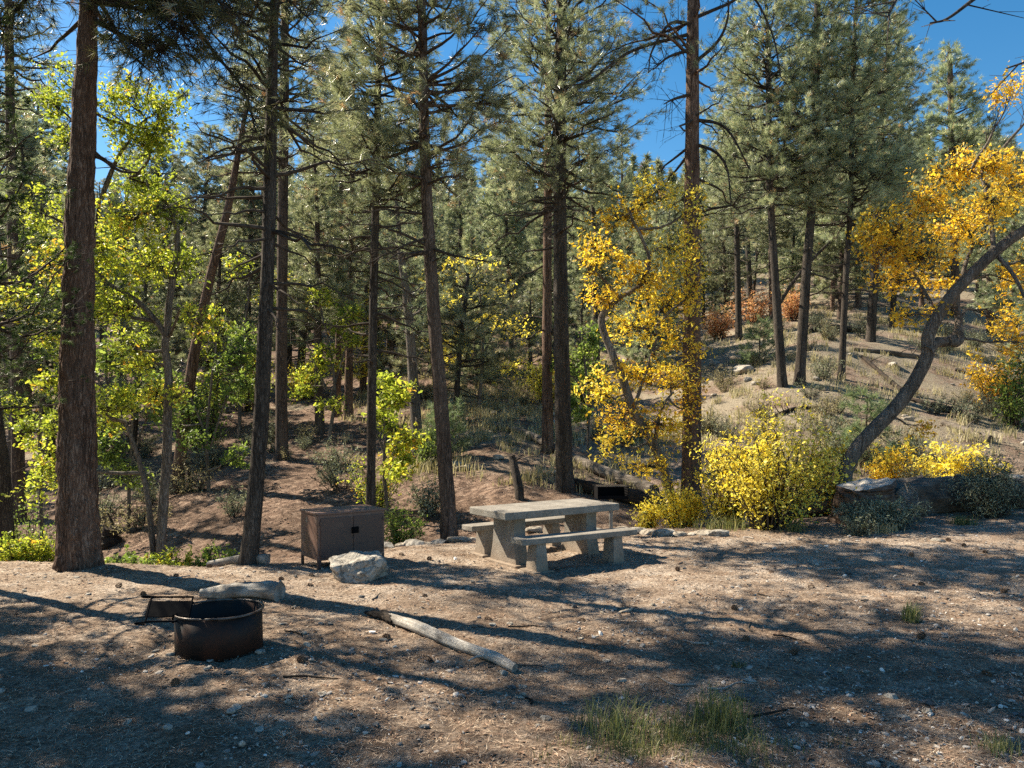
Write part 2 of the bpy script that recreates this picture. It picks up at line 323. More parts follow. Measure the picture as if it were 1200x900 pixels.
def spline(pts, n):
    pts = np.asarray(pts, float); m = len(pts)
    if m == 2: t = np.linspace(0, 1, n)[:, None]; return pts[0]*(1-t)+pts[1]*t
    t = np.linspace(0, m-1-1e-6, n); i = t.astype(int); f = (t-i)[:, None]
    p = np.vstack([2*pts[0]-pts[1], pts, 2*pts[-1]-pts[-2]])
    a, b, c, d = p[i], p[i+1], p[i+2], p[i+3]
    return .5*((2*b)+(c-a)*f+(2*a-5*b+4*c-d)*f**2+(3*b-a-3*c+d)*f**3)
def tube(buf, pts, rad, sides=8, mat=0, cap=True, bark=0, seed=0, rnd=None):
    pts = np.asarray(pts, float); rad = np.broadcast_to(np.asarray(rad, float), (len(pts),))
    t = norm(np.gradient(pts, axis=0)); ref = np.array([1., 0, 0]) if abs(t[0, 0]) < .9 else np.array([0, 1., 0])
    u = norm(np.cross(t, ref)); w = np.cross(t, u)
    a = np.linspace(0, 2*PI, sides, endpoint=False)
    off = np.cos(a)[None, :, None]*u[:, None]+np.sin(a)[None, :, None]*w[:, None]
    r = rad[:, None]*np.ones((1, sides))
    if bark:
        q = pts[:, None]+off*rad[:, None, None]
        q2 = q*np.array([1, 1, .3])
        k = fbm(q2*6/max(bark, .01)*.1, 3, seed)
        r = r*(1+.09*k)
        if sides >= 60:
            rg = np.abs(vnoise(q*np.array([11, 11, 2.6]), seed+40)); rg2 = np.abs(vnoise(q*np.array([23, 23, 6.5]), seed+41))
            r = r*(1-.07*(1-np.minimum(rg*3.2, 1))-.03*(1-np.minimum(rg2*3, 1)))
    V = (pts[:, None]+off*r[..., None]).reshape(-1, 3); n = len(pts)
    i = np.arange(n-1)[:, None]*sides; j = np.arange(sides)[None]; jn = (j+1) % sides
    Fq = np.stack([i+j, i+jn, i+sides+jn, i+sides+j], -1).reshape(-1, 4)
    buf.add(V, Fq[:, ::-1] if False else Fq, mat, rnd)
    if cap:
        c = np.array([pts[-1], pts[0]]); base = (n-1)*sides
        V2 = np.vstack([V[base:base+sides], V[:sides], c]); jj = np.arange(sides); jn = (jj+1) % sides
        F3 = np.vstack([np.stack([jj, jn, np.full(sides, 2*sides)], -1), np.stack([sides+jn, sides+jj, np.full(sides, 2*sides+1)], -1)])
        buf.add(V2, F3, mat, rnd)
def tubes3(buf, A, B, ra, rb, mat=0):
    """many thin three-sided sticks from A to B"""
    A = np.asarray(A); B = np.asarray(B); N = len(A)
    if N == 0: return
    t = norm(B-A); ref = np.where(np.abs(t[:, 2:3]) < .9, np.array([[0, 0, 1.]]), np.array([[1., 0, 0]]))
    u = norm(np.cross(t, ref)); w = np.cross(t, u); ra = np.broadcast_to(ra, (N,)); rb = np.broadcast_to(rb, (N,))
    V = []
    for P, r in ((A, ra), (B, rb)):
        for k in range(3):
            a = 2*PI*k/3; V.append(P+(u*math.cos(a)+w*math.sin(a))*r[:, None])
    V = np.stack(V, 1).reshape(-1, 3)
    o = np.arange(N)[:, None]*6
    Fq = np.concatenate([np.stack([o[:, 0]+k, o[:, 0]+(k+1) % 3, o[:, 0]+3+(k+1) % 3, o[:, 0]+3+k], -1) for k in range(3)])
    buf.add(V, Fq, mat)
def needles(buf, P, D, K, length, width, rng, mat=0, spread=.8, rnd0=None):
    """tufts at P pointing along D, K needles each"""
    N = len(P)
    if N == 0: return
    rd = norm(rng.normal(size=(N, K, 3)))
    d = norm(norm(D)[:, None]*1.0+rd*spread); L = length*rng.uniform(.7, 1.15, (N, K, 1))
    b = P[:, None]-norm(D)[:, None]*rng.uniform(0, .10, (N, K, 1))*(length/.16)
    side = norm(np.cross(d, norm(rng.normal(size=(N, K, 3)))))*width*.5
    V = np.stack([b-side, b+side, b+d*L-np.array([0, 0, .08])*L], 2).reshape(-1, 3)
    Fa = np.arange(N*K*3).reshape(-1, 3)
    if rnd0 is None: rnd0 = rng.uniform(0, 1, N)
    r = np.clip(rnd0[:, None]*.75+rng.uniform(0, .25, (N, K)), 0, .97)
    r = np.where(rng.uniform(size=(N, 1)) < .025, 1.0, r)
    buf.add(V, Fa, mat, r.ravel())
def leaves(buf, P, size, rng, mat=0, up=.35, aspect=.62, rnd=None, droop=0.):
    """lobed leaves, folded along the midrib"""
    N = len(P)
    if N == 0: return
    nrm = norm(rng.normal(size=(N, 3))+np.array([0, 0, up*2])); d = norm(np.cross(nrm, rng.normal(size=(N, 3)))-np.array([0, 0, droop]))
    s = norm(np.cross(nrm, d)); nrm = np.cross(s, d)*-1; L = size*rng.uniform(.45, 1.4, (N, 1)); w = L*aspect*.5*rng.uniform(.6, 1.15, (N, 1))
    V = [P, P+d*L*.28+s*w*.75+nrm*L*.06, P+d*L*.45+s*w*.5+nrm*L*.05, P+d*L*.7+s*w+nrm*L*.09, P+d*L, P+d*L*.7-s*w+nrm*L*.09, P+d*L*.45-s*w*.5+nrm*L*.05, P+d*L*.28-s*w*.75+nrm*L*.06]
    V = np.stack(V, 1).reshape(-1, 3); o = np.arange(N)[:, None]*8
    Fa = np.concatenate([o+np.array([[0, 1, 2, 4]]), o+np.array([[2, 3, 4, 4]])[:, :3].repeat(1, 0)[:, [0, 1, 2, 2]]]) if False else None
    A = np.concatenate([o+np.array([[0, 1, 2, 4]]), o+np.array([[0, 4, 6, 7]])]); B = np.concatenate([o+np.array([[2, 3, 4]]), o+np.array([[4, 5, 6]])])
    if rnd is None: rnd = rng.uniform(0, 1, N)
    buf.add(V, A, mat, np.tile(rnd, 2)); buf.add(V[:0], np.zeros((0, 3), int), mat, np.zeros(0))
    buf.f.append((B+buf.n-len(V), mat, np.tile(rnd, 2)))

# ------------------------------------------------------------------ trees
def trunk_mesh(buf, path, r0, r1, sides, seed, flare=.35, bark=.05, rings=None):
    H = path[-1][2]-path[0][2]; n = rings or max(12, int(H*3)); p = spline(path, n)
    h = np.linspace(0, 1, n); rad = r0*(1-h)**.75*(1-r1/r0)+r1
    z = p[:, 2]-p[0, 2]; rad = rad*(1+flare*np.exp(-np.maximum(z-.15, 0)/.28))
    tube(buf, p, rad, sides, 0, True, bark, seed)
    return p, rad
def pine(seed, path, r0, H0, L, nwh=30, K=16, length=.17, width=.008, dead=10, dead_lo=.15, shape='cone', twigmat=1, density=1., needle_mat='needles', sides=14, bark='bark_brown', droop=.0, rings=None, flare=.35, keep=None, fine=False):
    """returns trunk mesh and crown mesh; path in local coordinates (z up), H0 = height of the crown base"""
    rng = np.random.default_rng(seed); tb = Buf(); cb = Buf()
    p, rad = trunk_mesh(tb, path, r0, .02, sides, seed, flare, .05, rings); zt = p[-1, 2]
    def at(z): return np.array([np.interp(z, p[:, 2], p[:, k]) for k in range(3)])
    TP, TD, TR, SA, SB = [], [], [], [], []
    def branch(z, az, Lb, elev, live=True):
        b0 = at(z); rt = float(np.interp(z, p[:, 2], rad)); m = 7
        d = np.array([math.cos(az), math.sin(az), 0]); s = np.array([-d[1], d[0], 0])
        t = np.linspace(0, 1, m); wob = rng.normal(0, .075, (m, 2))*Lb*t[:, None]
        q = b0+d*(t*Lb*math.cos(elev))[:, None]+s*wob[:, :1]+np.array([0, 0, 1.])*(Lb*(math.sin(elev)*t+(-droop*4*t*(1-t)*.3)+(.16*t**2.5 if live else -.08*t*t))+wob[:, 1]*.6)[:, None]
        rb = min(rt*.4, .012+.014*Lb)
        q[0] = b0
        tube(tb, spline(q, 9), np.linspace(rb, .005, 9), 5, 1 if not live else 0, False)
        return q, d, s, rb
    for k in range(nwh):
        f = (k+rng.uniform(0, .8))/nwh; z = H0+(zt-H0)*f
        prof = {'cone': (1-f)**.75*(.55+.45*min(1, f*5+.25)), 'round': math.sin(PI*min(1, f*.82+.16))**.6*(1-.25*f), 'open': (1-f)**.5*(.7+.3*math.sin(k*2.3))}[shape]
        for j in range(rng.integers(3, 6) if density >= .8 else rng.integers(2, 4)):
            Lb = max(.35, L*prof*rng.uniform(.6, 1.15)); az = rng.uniform(0, 2*PI)
            if keep is not None and not keep(z, az): continue
            q, d, s, rb = branch(z, az, Lb, R(rng.uniform(-26, 20)+32*f))
            ns = max(4, int(Lb/.17*density)); ts = .25+.75*np.sort(rng.uniform(0, 1, ns)); ts[-1] = 1
            qq = spline(q, 30); base = qq[(ts*29).astype(int)]
            sl = (.25+.42*Lb*(1.08-ts)**.8*.9)*rng.uniform(.6, 1.2, ns); sgn = rng.choice([-1, 1], ns)
            sd = norm(d*.75+s*sgn[:, None]*rng.uniform(.3, 1.3, (ns, 1))+np.array([0, 0, 1])*rng.normal(.12, .33, (ns, 1)))
            sd[-1] = d; end = base+sd*sl[:, None]+np.array([0, 0, .12])*sl[:, None]
            SA.append(base); SB.append(end)
            for i in range(ns):
                nt = max(2, int(sl[i]/.12*density)); tt = 1-.62*rng.uniform(0, 1, nt)**1.6; tt[0] = 1.02
                pp = base[i]+(end[i]-base[i])*tt[:, None]+rng.normal(0, .03, (nt, 3)); dd = norm(end[i]-base[i])+rng.normal(0, .35, (nt, 3))+np.array([0, 0, .35])
                TP.append(pp); TD.append(dd); TR.append(np.clip(rng.normal(.40, .22)+.15*tt+rng.normal(0, .14, nt), 0, 1))
    for k in range(dead):
        z = p[0, 2]+(zt-p[0, 2])*dead_lo+(H0-(zt-p[0, 2])*dead_lo-p[0, 2])*rng.uniform(0, 1.05); az = rng.uniform(0, 2*PI); Lb = rng.uniform(.4, 1)*L*.85
        q, d, s, rb = branch(z, az, Lb, R(rng.uniform(-25, 18)), False)
        ns = int(Lb*5); ts = rng.uniform(.2, 1, ns); qq = spline(q, 30); base = qq[(ts*29).astype(int)]
        sd = norm(d*.6+s*rng.choice([-1, 1], (ns, 1))*rng.uniform(.3, 1, (ns, 1))+rng.normal(0, .35, (ns, 3))); e = base+sd*rng.uniform(.15, .6, (ns, 1))
        tubes3(tb, base, e, .005, .0025, 1)
        n2 = ns*2; ii = rng.integers(0, max(ns, 1), n2); tt = rng.uniform(.3, 1, (n2, 1)); b2 = base[ii]+(e[ii]-base[ii])*tt
        tubes3(tb, b2, b2+norm(sd[ii]+rng.normal(0, .8, (n2, 3)))*rng.uniform(.08, .3, (n2, 1)), .003, .0015, 1)
    if SA:
        tubes3(cb, np.concatenate(SA), np.concatenate(SB), .007, .003, 1)
        needles(cb, np.concatenate(TP), np.concatenate(TD), K, length, width, rng, 0, .85, np.concatenate(TR))
    tm = tb.mesh('trunk', [M[bark], M['twig']]); cm = cb.mesh('crown', [M[needle_mat], M['twig']]) if SA else None
    return tm, cm

def path_px(pts, d, H, z0=None):
    """trunk path through pixel points at depth d, continued up to height H; local to its base"""
    base = np.array([X(pts[0][0], d), d, T(X(pts[0][0], d), d)])
    W = [base-np.array([0, 0, .25])]+[base]+[P3(a, b, d) for a, b in pts[1:]]
    W = [w for i, w in enumerate(W) if i < 2 or w[2] > W[1][2]+.3]
    dv = norm(W[-1]-W[1]); top = base[2]+H
    if W[-1][2] < top:
        e = W[-1]+dv*(top-W[-1][2])/max(dv[2], .2); W += [(W[-1]+e)/2, e]
    return base, [w-base for w in W]
def put_tree(name, label, cat, base, tm, cm, rz=0, group=None, scale=1.):
    t = thing(name, label, cat, base, rz, group); t.scale = (scale,)*3
    link('trunk', tm, t)
    if cm: link('crown', cm, t)
    return t

# --- named pines of the photograph: px path, depth, width px at base
def px_pine(name, label, pts, d, wpx, H, crown_py, L, seed, group=None, cat='tree', **kw):
    base, path = path_px(pts, d, H)
    zc = CAMZ-(crown_py-HY)/F*d-base[2]
    r0 = wpx/F*d/2
    if d < 18: kw['K'] = int(kw.get('K', 16)*1.45); kw.setdefault('width', .0095); kw.setdefault('length', .19)
    tm, cm = pine(seed, path, r0, zc, L, **kw)
    return put_tree(name, label, cat, base, tm, cm, 0, group)
GP = 'pines growing around the campsite'
px_pine('ponderosa_pine', 'largest trunk, thick reddish scaly pine at the left edge of the clearing', [(93, 665), (90, 520), (91, 400), (94, 250), (99, 120), (104, 0)], 10.6, 50, 17, 10, 3.3, 1, GP, nwh=36, K=18, dead=3, dead_lo=.45, bark='bark_red', sides=150, rings=620, flare=.26, shape='open', needle_mat='needles_dark', density=1.0)
px_pine('pine_tree', 'slim dark brown pine with many bare thin side branches, left of the metal food locker', [(291, 668), (304, 520), (314, 300), (318, 120), (322, 0)], 10.9, 22, 13, 130, 2.1, 2, GP, nwh=22, K=16, dead=34, dead_lo=.28, bark='bark_dark', needle_mat='needles', density=.8, shape='open')
px_pine('pine_tree', 'straight grey brown pine standing on the slope crest just right of the slim dark pine', [(330, 538), (330, 400), (333, 130), (334, 0)], 23, 17, 17, 200, 2.5, 3, GP, nwh=30, dead=14, bark='bark_brown', length=.2, width=.011, K=14)
px_pine('pine_tree', 'reddish pine leaning right behind the yellow green maple', [(207, 580), (222, 450), (243, 340), (268, 240)], 20, 17, 11, 210, 1.6, 4, GP, nwh=11, dead=12, density=.5, bark='bark_red', length=.19, width=.011, K=14)
px_pine('pine_tree', 'narrow dark pine right behind the food locker with bare lower limbs', [(434, 600), (436, 450), (441, 200), (444, 60)], 14.8, 13, 12, 250, 1.8, 5, GP, nwh=26, density=.9, dead=22, dead_lo=.3, bark='bark_dark', K=16)
px_pine('pine_tree', 'tall pine leaning slightly left, rooted just behind the left end of the picnic table', [(527, 616), (520, 520), (506, 330), (498, 180), (494, 0)], 14.1, 21, 15, 215, 2.1, 6, GP, nwh=42, density=1.0, dead=12, dead_lo=.35, bark='bark_brown', sides=24, K=18)
px_pine('pine_tree', 'short grey trunk leaning left on the sunny slope between taller pines', [(490, 545), (486, 470), (478, 360), (470, 300)], 22, 16, 8, 400, 1.4, 7, GP, nwh=11, dead=6, bark='bark_grey', K=14, width=.011)
px_pine('pine_tree', 'dark pine rising straight behind the middle of the picnic table', [(662, 582), (658, 400), (656, 200), (658, 0)], 18.2, 23, 17, 240, 2.6, 8, GP, nwh=50, density=1.05, dead=16, dead_lo=.35, bark='bark_dark', sides=24, K=18)
px_pine('pine_tree', 'sunlit reddish pine trunk half hidden behind the dark pine in the middle', [(642, 530), (641, 400), (642, 200)], 22, 16, 15, 235, 2.4, 9, GP, nwh=24, dead=10, bark='bark_red', K=14, width=.011)
px_pine('ponderosa_pine', 'tall reddish pine standing inside the golden oak foliage, with bare arching limbs', [(810, 575), (811, 400), (811, 200), (812, 0)], 17.2, 27, 19, 110, 2.4, 10, GP, nwh=18, dead=12, dead_lo=.35, bark='bark_red', sides=28, K=16, density=.7, shape='open')
px_pine('young_pine', 'small bushy pine with curved limbs on the slope behind the table', [(534, 492), (536, 450), (540, 400), (548, 330)], 27, 9, 5.2, 440, 2.6, 11, GP, nwh=14, dead=8, dead_lo=.1, bark='bark_dark', K=16, length=.24, width=.013, shape='round')
GH = 'slender pines on the right hillside'
px_pine('pine_tree', 'leftmost of the three slender pines on the sunny right hillside', [(917, 440), (908, 320), (901, 190), (901, 80)], 27.5, 12, 14.0, 240, 2.9, 12, GH, nwh=38, dead=8, bark='bark_dark', K=16, length=.2, width=.012, shape='round')
px_pine('pine_tree', 'middle and tallest of the three slender pines on the right hillside', [(937, 438), (945, 320), (954, 190), (958, 0)], 27.5, 14, 17, 235, 2.5, 13, GH, nwh=42, dead=8, bark='bark_dark', K=16, length=.2, width=.012)
px_pine('pine_tree', 'rightmost of the three slender pines, thinnest trunk on the right hillside', [(986, 435), (991, 330), (997, 230), (1000, 80)], 28, 9, 15.5, 265, 3.1, 14, GH, nwh=40, dead=8, bark='bark_dark', K=16, length=.2, width=.012, shape='round')
px_pine('pine_tree', 'stout dark trunk of a pine further up the hillside behind the slender pines', [(866, 380), (864, 300), (862, 200)], 38, 9, 12, 285, 2.4, 15, GH, nwh=20, dead=8, bark='bark_dark', K=12, length=.24, width=.016)
px_pine('pine_tree', 'full topped pine against the blue sky at upper right', [(1120, 360), (1118, 250), (1115, 150), (1113, 70)], 44, 11, 15.5, 260, 3.6, 16, GH, nwh=40, dead=6, bark='bark_brown', K=14, length=.28, width=.018)
px_pine('pine_tree', 'tall two tone pine at the far left edge of the picture behind the big trunk', [(22, 600), (20, 450), (14, 250), (10, 0)], 20, 17, 15, 120, 2.2, 17, GP, nwh=16, dead=16, density=.6, bark='bark_brown', K=14, width=.011)
px_pine('pine_tree', 'leaning blackish trunk at the very left edge of the picture', [(10, 612), (3, 560), (-6, 480), (-14, 380)], 15, 22, 8, 330, 1.3, 18, GP, nwh=10, density=.6, dead=8, bark='bark_dark', K=14)
px_pine('pine_tree', 'left of a close pair of reddish trunks high on the slope behind the food locker', [(395, 500), (396, 430), (397, 370)], 29, 11, 13, 330, 2.6, 19, GP, nwh=24, dead=8, bark='bark_red', K=12, width=.014, length=.2)
px_pine('pine_tree', 'right of a close pair of reddish trunks high on the slope behind the food locker', [(408, 508), (409, 430), (410, 370)], 28, 13, 14, 345, 2.4, 20, GP, nwh=24, dead=8, bark='bark_red', K=12, width=.014, length=.2)

# curved bare limbs of the tall reddish pine (second tree with long bare limbs) as part of that tree
def limb(buf, pts, d0, d1, r0, r1, rng, side=14):
    n = len(pts); W = [P3(a, b, d0+(d1-d0)*i/(n-1)) for i, (a, b) in enumerate(pts)]
    q = spline(W, 26); tube(buf, q, np.linspace(r0, r1, 26), 6, 0, False)
    ts = rng.integers(4, 26, side); b = q[ts]; d = norm(rng.normal(size=(side, 3))*np.array([1, .6, 1]))*rng.uniform(.15, .7, (side, 1))
    d[:, 2] -= .1; e = b+d; tubes3(buf, b, e, .010, .003, 0)
    k = side*3; ii = rng.integers(0, side, k); t = rng.uniform(.2, 1, (k, 1)); b2 = b[ii]+d[ii]*t
    tubes3(buf, b2, b2+norm(d[ii]+rng.normal(0, .4, (k, 3)))*rng.uniform(.08, .35, (k, 1)), .004, .002, 0)
    return q, e
rng = np.random.default_rng(5)
tall = [o for o in C.objects if o.get('label', '').startswith('tall reddish pine')][0]
lb = Buf()
for pts in ([(812, 168), (838, 178), (852, 198), (856, 232)], [(810, 28), (785, 28), (764, 60), (760, 85)], [(812, 58), (785, 66), (765, 82)], [(812, 110), (790, 116), (778, 122)], [(812, 22), (850, 6), (880, -5), (905, 40), (915, 90)], [(814, 140), (850, 150), (880, 200)], [(808, 40), (740, 60), (690, 95), (660, 100)], [(812, 75), (840, 50), (853, 20), (852, -20)]):
    limb(lb, pts, 17.2, 16.3, .045, .012, rng)
o = link('bare_limb', lb.mesh('bare_limb', [M['bark_dark']]), tall); o.location = [-q for q in tall.location]
big = [o for o in C.objects if o.get('label', '').startswith('largest trunk')][0]
lb = Buf(); TP = []; TD = []
for pts, a, b in (([(105, 20), (140, 40), (175, 60), (205, 50)], 10.6, 10.0), ([(104, 0), (150, 8), (190, 20), (220, 45)], 10.6, 9.8), ([(104, -60), (150, -40), (205, 0), (250, 60), (285, 105), (300, 155)], 10.6, 10.2), ([(102, -40), (170, -30), (240, -10), (290, 30)], 10.6, 9.4), ([(96, 180), (118, 185), (140, 200), (162, 202)], 10.6, 10.8), ([(90, -40), (50, -20), (10, 20), (-20, 40)], 10.6, 10.2), ([(104, -90), (200, -60), (300, -30), (360, 20)], 10.6, 10.0)):
    q, e = limb(lb, pts, a, b, .04, .01, rng, 18 if pts[0][1] < 100 else 3)
    if pts[0][1] < 100:
        N = 170; ii = rng.integers(6, 26, N); P = q[ii]+rng.normal(0, .26, (N, 3)); TP.append(P); TD.append(P-q[ii]+rng.normal(0, .05, (N, 3)))
        tubes3(lb, q[ii], P, .006, .003, 0)
needle_b = Buf(); needles(needle_b, np.concatenate(TP), np.concatenate(TD), 22, .17, .007, rng, 0, .9)
o = link('bough', lb.mesh('bough', [M['bark_dark']]), big); o.location = [-q for q in big.location]
o2 = link('needle_cluster', needle_b.mesh('needle_cluster', [M['needles_dark']]), big); o2.location = o.location

# --- background pine kinds, copied as individuals
protos = []
for s, (H, L, f0, sh, bk, nm) in enumerate([(15, 2.3, .35, 'cone', 'bark_brown', 'needles'), (17, 2.6, .42, 'round', 'bark_dark', 'needles'), (13, 2.4, .18, 'cone', 'bark_dark', 'needles'), (16, 2.1, .3, 'open', 'bark_red', 'needles'), (9, 2.0, .08, 'cone', 'bark_dark', 'needles'), (14, 2.8, .12, 'round', 'bark_brown', 'needles'), (12, 3.0, .06, 'round', 'bark_dark', 'needles'), (7, 2.2, .04, 'round', 'bark_brown', 'needles'), (15, 2.6, .25, 'open', 'bark_dark', 'needles')]):
    r = np.random.default_rng(100+s); lean = r.normal(0, .5, 2)
    path = [(0, 0, -.4), (0, 0, 0), (lean[0]*.3, lean[1]*.3, H*.35), (lean[0]*.6+r.normal(0, .12), lean[1]*.6, H*.7), (lean[0], lean[1], H)]
    protos.append(pine(200+s, np.array(path), .17+.008*H, H*f0, L, nwh=int(H*2.5), K=17, length=.25, width=.019, dead=12, dead_lo=.08, shape=sh, bark=bk, needle_mat=nm, sides=10, density=.95))
WOOD = ['straight conical pine in the wood behind the campsite', 'round topped pine in the wood behind the campsite', 'dark bushy pine with low limbs in the wood behind the campsite', 'thin crowned reddish pine in the wood behind the campsite', 'short young pine in the wood behind the campsite', 'broad full pine in the wood behind the campsite', 'wide bushy pine foliaged to the ground in the wood behind the campsite', 'young bushy pine thicket tree in the wood behind the campsite', 'tall ragged dark pine in the wood behind the campsite']
rng = np.random.default_rng(42)
taken = []
HS = [15, 17, 13, 16, 9, 14, 12, 7, 15]
WIN = [(95, 240, 115), (310, 395, 120), (440, 590, 165), (730, 860, 215), (1030, 1090, 130), (1150, 1250, 110)]
def bg(px, d, k, sc=1.):
    x = X(px, d); top = CAMZ-(rng.uniform(0, 60)+next((w for a, b, w in WIN if a < px < b), -200)-HY)/F*d
    sc = min(sc, max(.3, (top-T(x, d))/HS[k])); t = put_tree('pine_tree', WOOD[k], 'tree', (x, d, T(x, d)-.1), *protos[k], rng.uniform(0, 6.28), WOOD[k].replace('pine', 'pines', 1), sc)
    taken.append((x, d)); return t
# chosen to close the gaps of the photograph's skyline
for px, d, k, sc in [(60, 28, 2, .9), (140, 32, 0, .8), (155, 26, 2, .6), (250, 29, 5, .6), (285, 35, 1, .75), (375, 26, 0, .8), (350, 36, 2, 1.1), (425, 34, 3, .7), (460, 32, 5, .55), (455, 42, 0, 1.1), (560, 34, 4, .8), (600, 42, 1, .7), (590, 48, 2, 1.), (700, 36, 0, .75), (735, 42, 2, .8), (680, 31, 4, .55), (770, 48, 3, .85), (760, 33, 4, .8), (850, 44, 5, .8), (880, 50, 1, .8), (905, 46, 0, .8), (1020, 34, 1, .85), (1045, 40, 2, .85), (1080, 48, 3, .8), (1160, 40, 0, .75), (1190, 33, 2, .7), (1230, 28, 5, .8), (1180, 52, 1, .8), (985, 42, 5, .85), (-20, 27, 5, 1), (30, 34, 0, 1), (100, 38, 3, 1.1), (190, 40, 5, 1.1), (230, 46, 1, 1.1), (310, 48, 3, 1.1), (20, 46, 1, 1.1), (505, 38, 5, .95), (540, 50, 0, 1), (655, 50, 5, .9), (945, 55, 2, .8), (1120, 58, 0, .8)]:
    bg(px, d, k, sc)
for _ in range(900):
    if len(taken) > 215: break
    d = rng.uniform(32, 78); px = rng.uniform(-90, 1290); x = X(px, d)
    if any((x-a)**2+(d-b)**2 < 6 for a, b in taken): continue
    if px > 780 and d < 46: continue
    young = rng.uniform() < .62
    bg(px, d, int(rng.choice([2, 4, 5, 6, 7, 7])) if young else int(rng.integers(0, 9)), rng.uniform(.4, .7) if young else (rng.uniform(.55, .9) if px > 740 or d < 46 else rng.uniform(.7, 1.0)))
# --- pines beside the camera, left of the frame: they throw the dappled shade on the clearing
for i, (x, y, k, sc) in enumerate([(-10.4, 9.9, 3, .75), (-8.8, 8.0, 3, .8), (-9.8, 6.6, 3, .8), (-13.4, 9.0, 8, .9), (-15, 12.0, 8, .9), (-8.2, 5.4, 8, .7), (-12.5, 6.5, 1, .8)]):
    put_tree('pine_tree', 'pine beside the clearing, left of the picture', 'tree', (x, y, T(x, y)-.1), *protos[k], i*1.3, 'pines beside the clearing, left of the picture', sc)

# --- the far wood: one mass
def far_wood():
    b = Buf(); r = np.random.default_rng(9); n = 0
    P, D, RR = [], [], []
    A, B = [], []
    while n < 420:
        d = r.uniform(70, 190); x = r.uniform(-.85, .85)*d; z = T(x, d); H = r.uniform(7, 13); L = r.uniform(1.6, 2.6); n += 1
        m = 110; h = r.uniform(.12, 1, m); rr = L*(1-h)**.7*r.uniform(.3, 1, m); a = r.uniform(0, 6.28, m)
        P.append(np.stack([x+rr*np.cos(a), d+rr*np.sin(a), z+H*h], -1)); D.append(np.stack([np.cos(a), np.sin(a), np.full(m, .5)], -1)); RR.append(np.clip(r.normal(.5, .12)+r.normal(0, .15, m), 0, 1))
        A.append((x, d, z-1)); B.append((x, d, z+H))
    needles(b, np.concatenate(P), np.concatenate(D), 11, .85, .16, r, 0, .9, np.concatenate(RR))
    tubes3(b, np.array(A), np.array(B), .22, .03, 1)
    o = link('far_wood', b.mesh('far_wood', [M['needles'], M['twig']])); tag(o, 'distant pine wood covering the far hillside', 'wood', kind='stuff')
far_wood()

# ------------------------------------------------------------------ broadleaf trees shaped by clumps
def oak(name, label, stems, clumps, d, leafmat, seed, leaf=.075, per=620, cat='tree', bark='bark_grey', group=None, dvar=.9, twigs=60, z0=None, up=.35):
    """stems: list of (px path, r0 px, r1 px); clumps: (px, py, rx, ry, weight)"""
    rng = np.random.default_rng(seed); tb = Buf(); cb = Buf(); pts = []
    bx, by = stems[0][0][0]; base = np.array([X(bx, d), d, T(X(bx, d), d)])
    for si, (sp, w0, w1, *dd) in enumerate(stems):
        dd = dd[0] if dd else (0, 0)
        W = [P3(a, b, d+dd[0]+(dd[1]-dd[0])*i/(len(sp)-1)) for i, (a, b) in enumerate(sp)]
        if si == 0 or abs(sp[0][1]-by) < 12:
            W[0][2] = T(W[0][0], W[0][1])-.15
        q = spline(W, 40); q = q+np.stack([fbm(q*2.5, 2, seed+k) for k in range(3)], -1)*.035*np.linspace(0, 1, 40)[:, None]
        tube(tb, q-base, np.linspace(w0, w1, 40)/F*d/2, 16 if w0 > 8 else 8, 0, True, .05, seed)
        pts.append(q)
    allp = np.concatenate(pts)
    for (cx, cy, rx, ry, w) in clumps:
        c = P3(cx, cy, d+rng.uniform(-dvar, dvar)*.6); rad = np.array([rx/F*d, max(.35, min(rx, ry)/F*d*.9), ry/F*d])
        i = np.argmin(np.linalg.norm(allp-c, axis=1)+rng.uniform(0, .3, len(allp))+np.maximum(0, allp[:, 2]-c[2])*.8); a = allp[i]
        mid = (a+c)/2+rng.normal(0, .12, 3); L = np.linalg.norm(c-a)
        q = spline([a, mid, c], 12); q = q+np.stack([fbm(q*4, 2, seed+k+9) for k in range(3)], -1)*.05
        tube(tb, q-base, np.linspace(min(.02+.012*L, .04), .007, 12), 6, 0, False)
        nt = int(twigs*w); e = c+norm(rng.normal(size=(nt, 3)))*rad*rng.uniform(.2, 1.3, (nt, 1))**.7
        s = q[rng.integers(5, 12, nt)]; m = (s+e)/2+rng.normal(0, .07, (nt, 3))
        tubes3(tb, s-base, m-base, .006, .004, 1); tubes3(tb, m-base, e-base, .004, .002, 1)
        N = int(per*w); k = rng.integers(0, nt, N); t = rng.uniform(.1, 1.15, (N, 1))**.7
        P = m[k]+(e[k]-m[k])*t+rng.normal(0, .045+.015*rad[0], (N, 3))
        rn = np.clip(rng.normal(.5, .12)+rng.normal(0, .24, N), 0, 1)
        leaves(cb, P-base, leaf, rng, 0, up, rnd=rn)
    t = thing(name, label, cat, base, 0, group)
    link('trunk' if cat == 'tree' else 'stem', tb.mesh('trunk', [M[bark], M['twig']]), t)
    link('crown' if cat == 'tree' else 'foliage', cb.mesh('crown', [leafmat]), t)
    return t
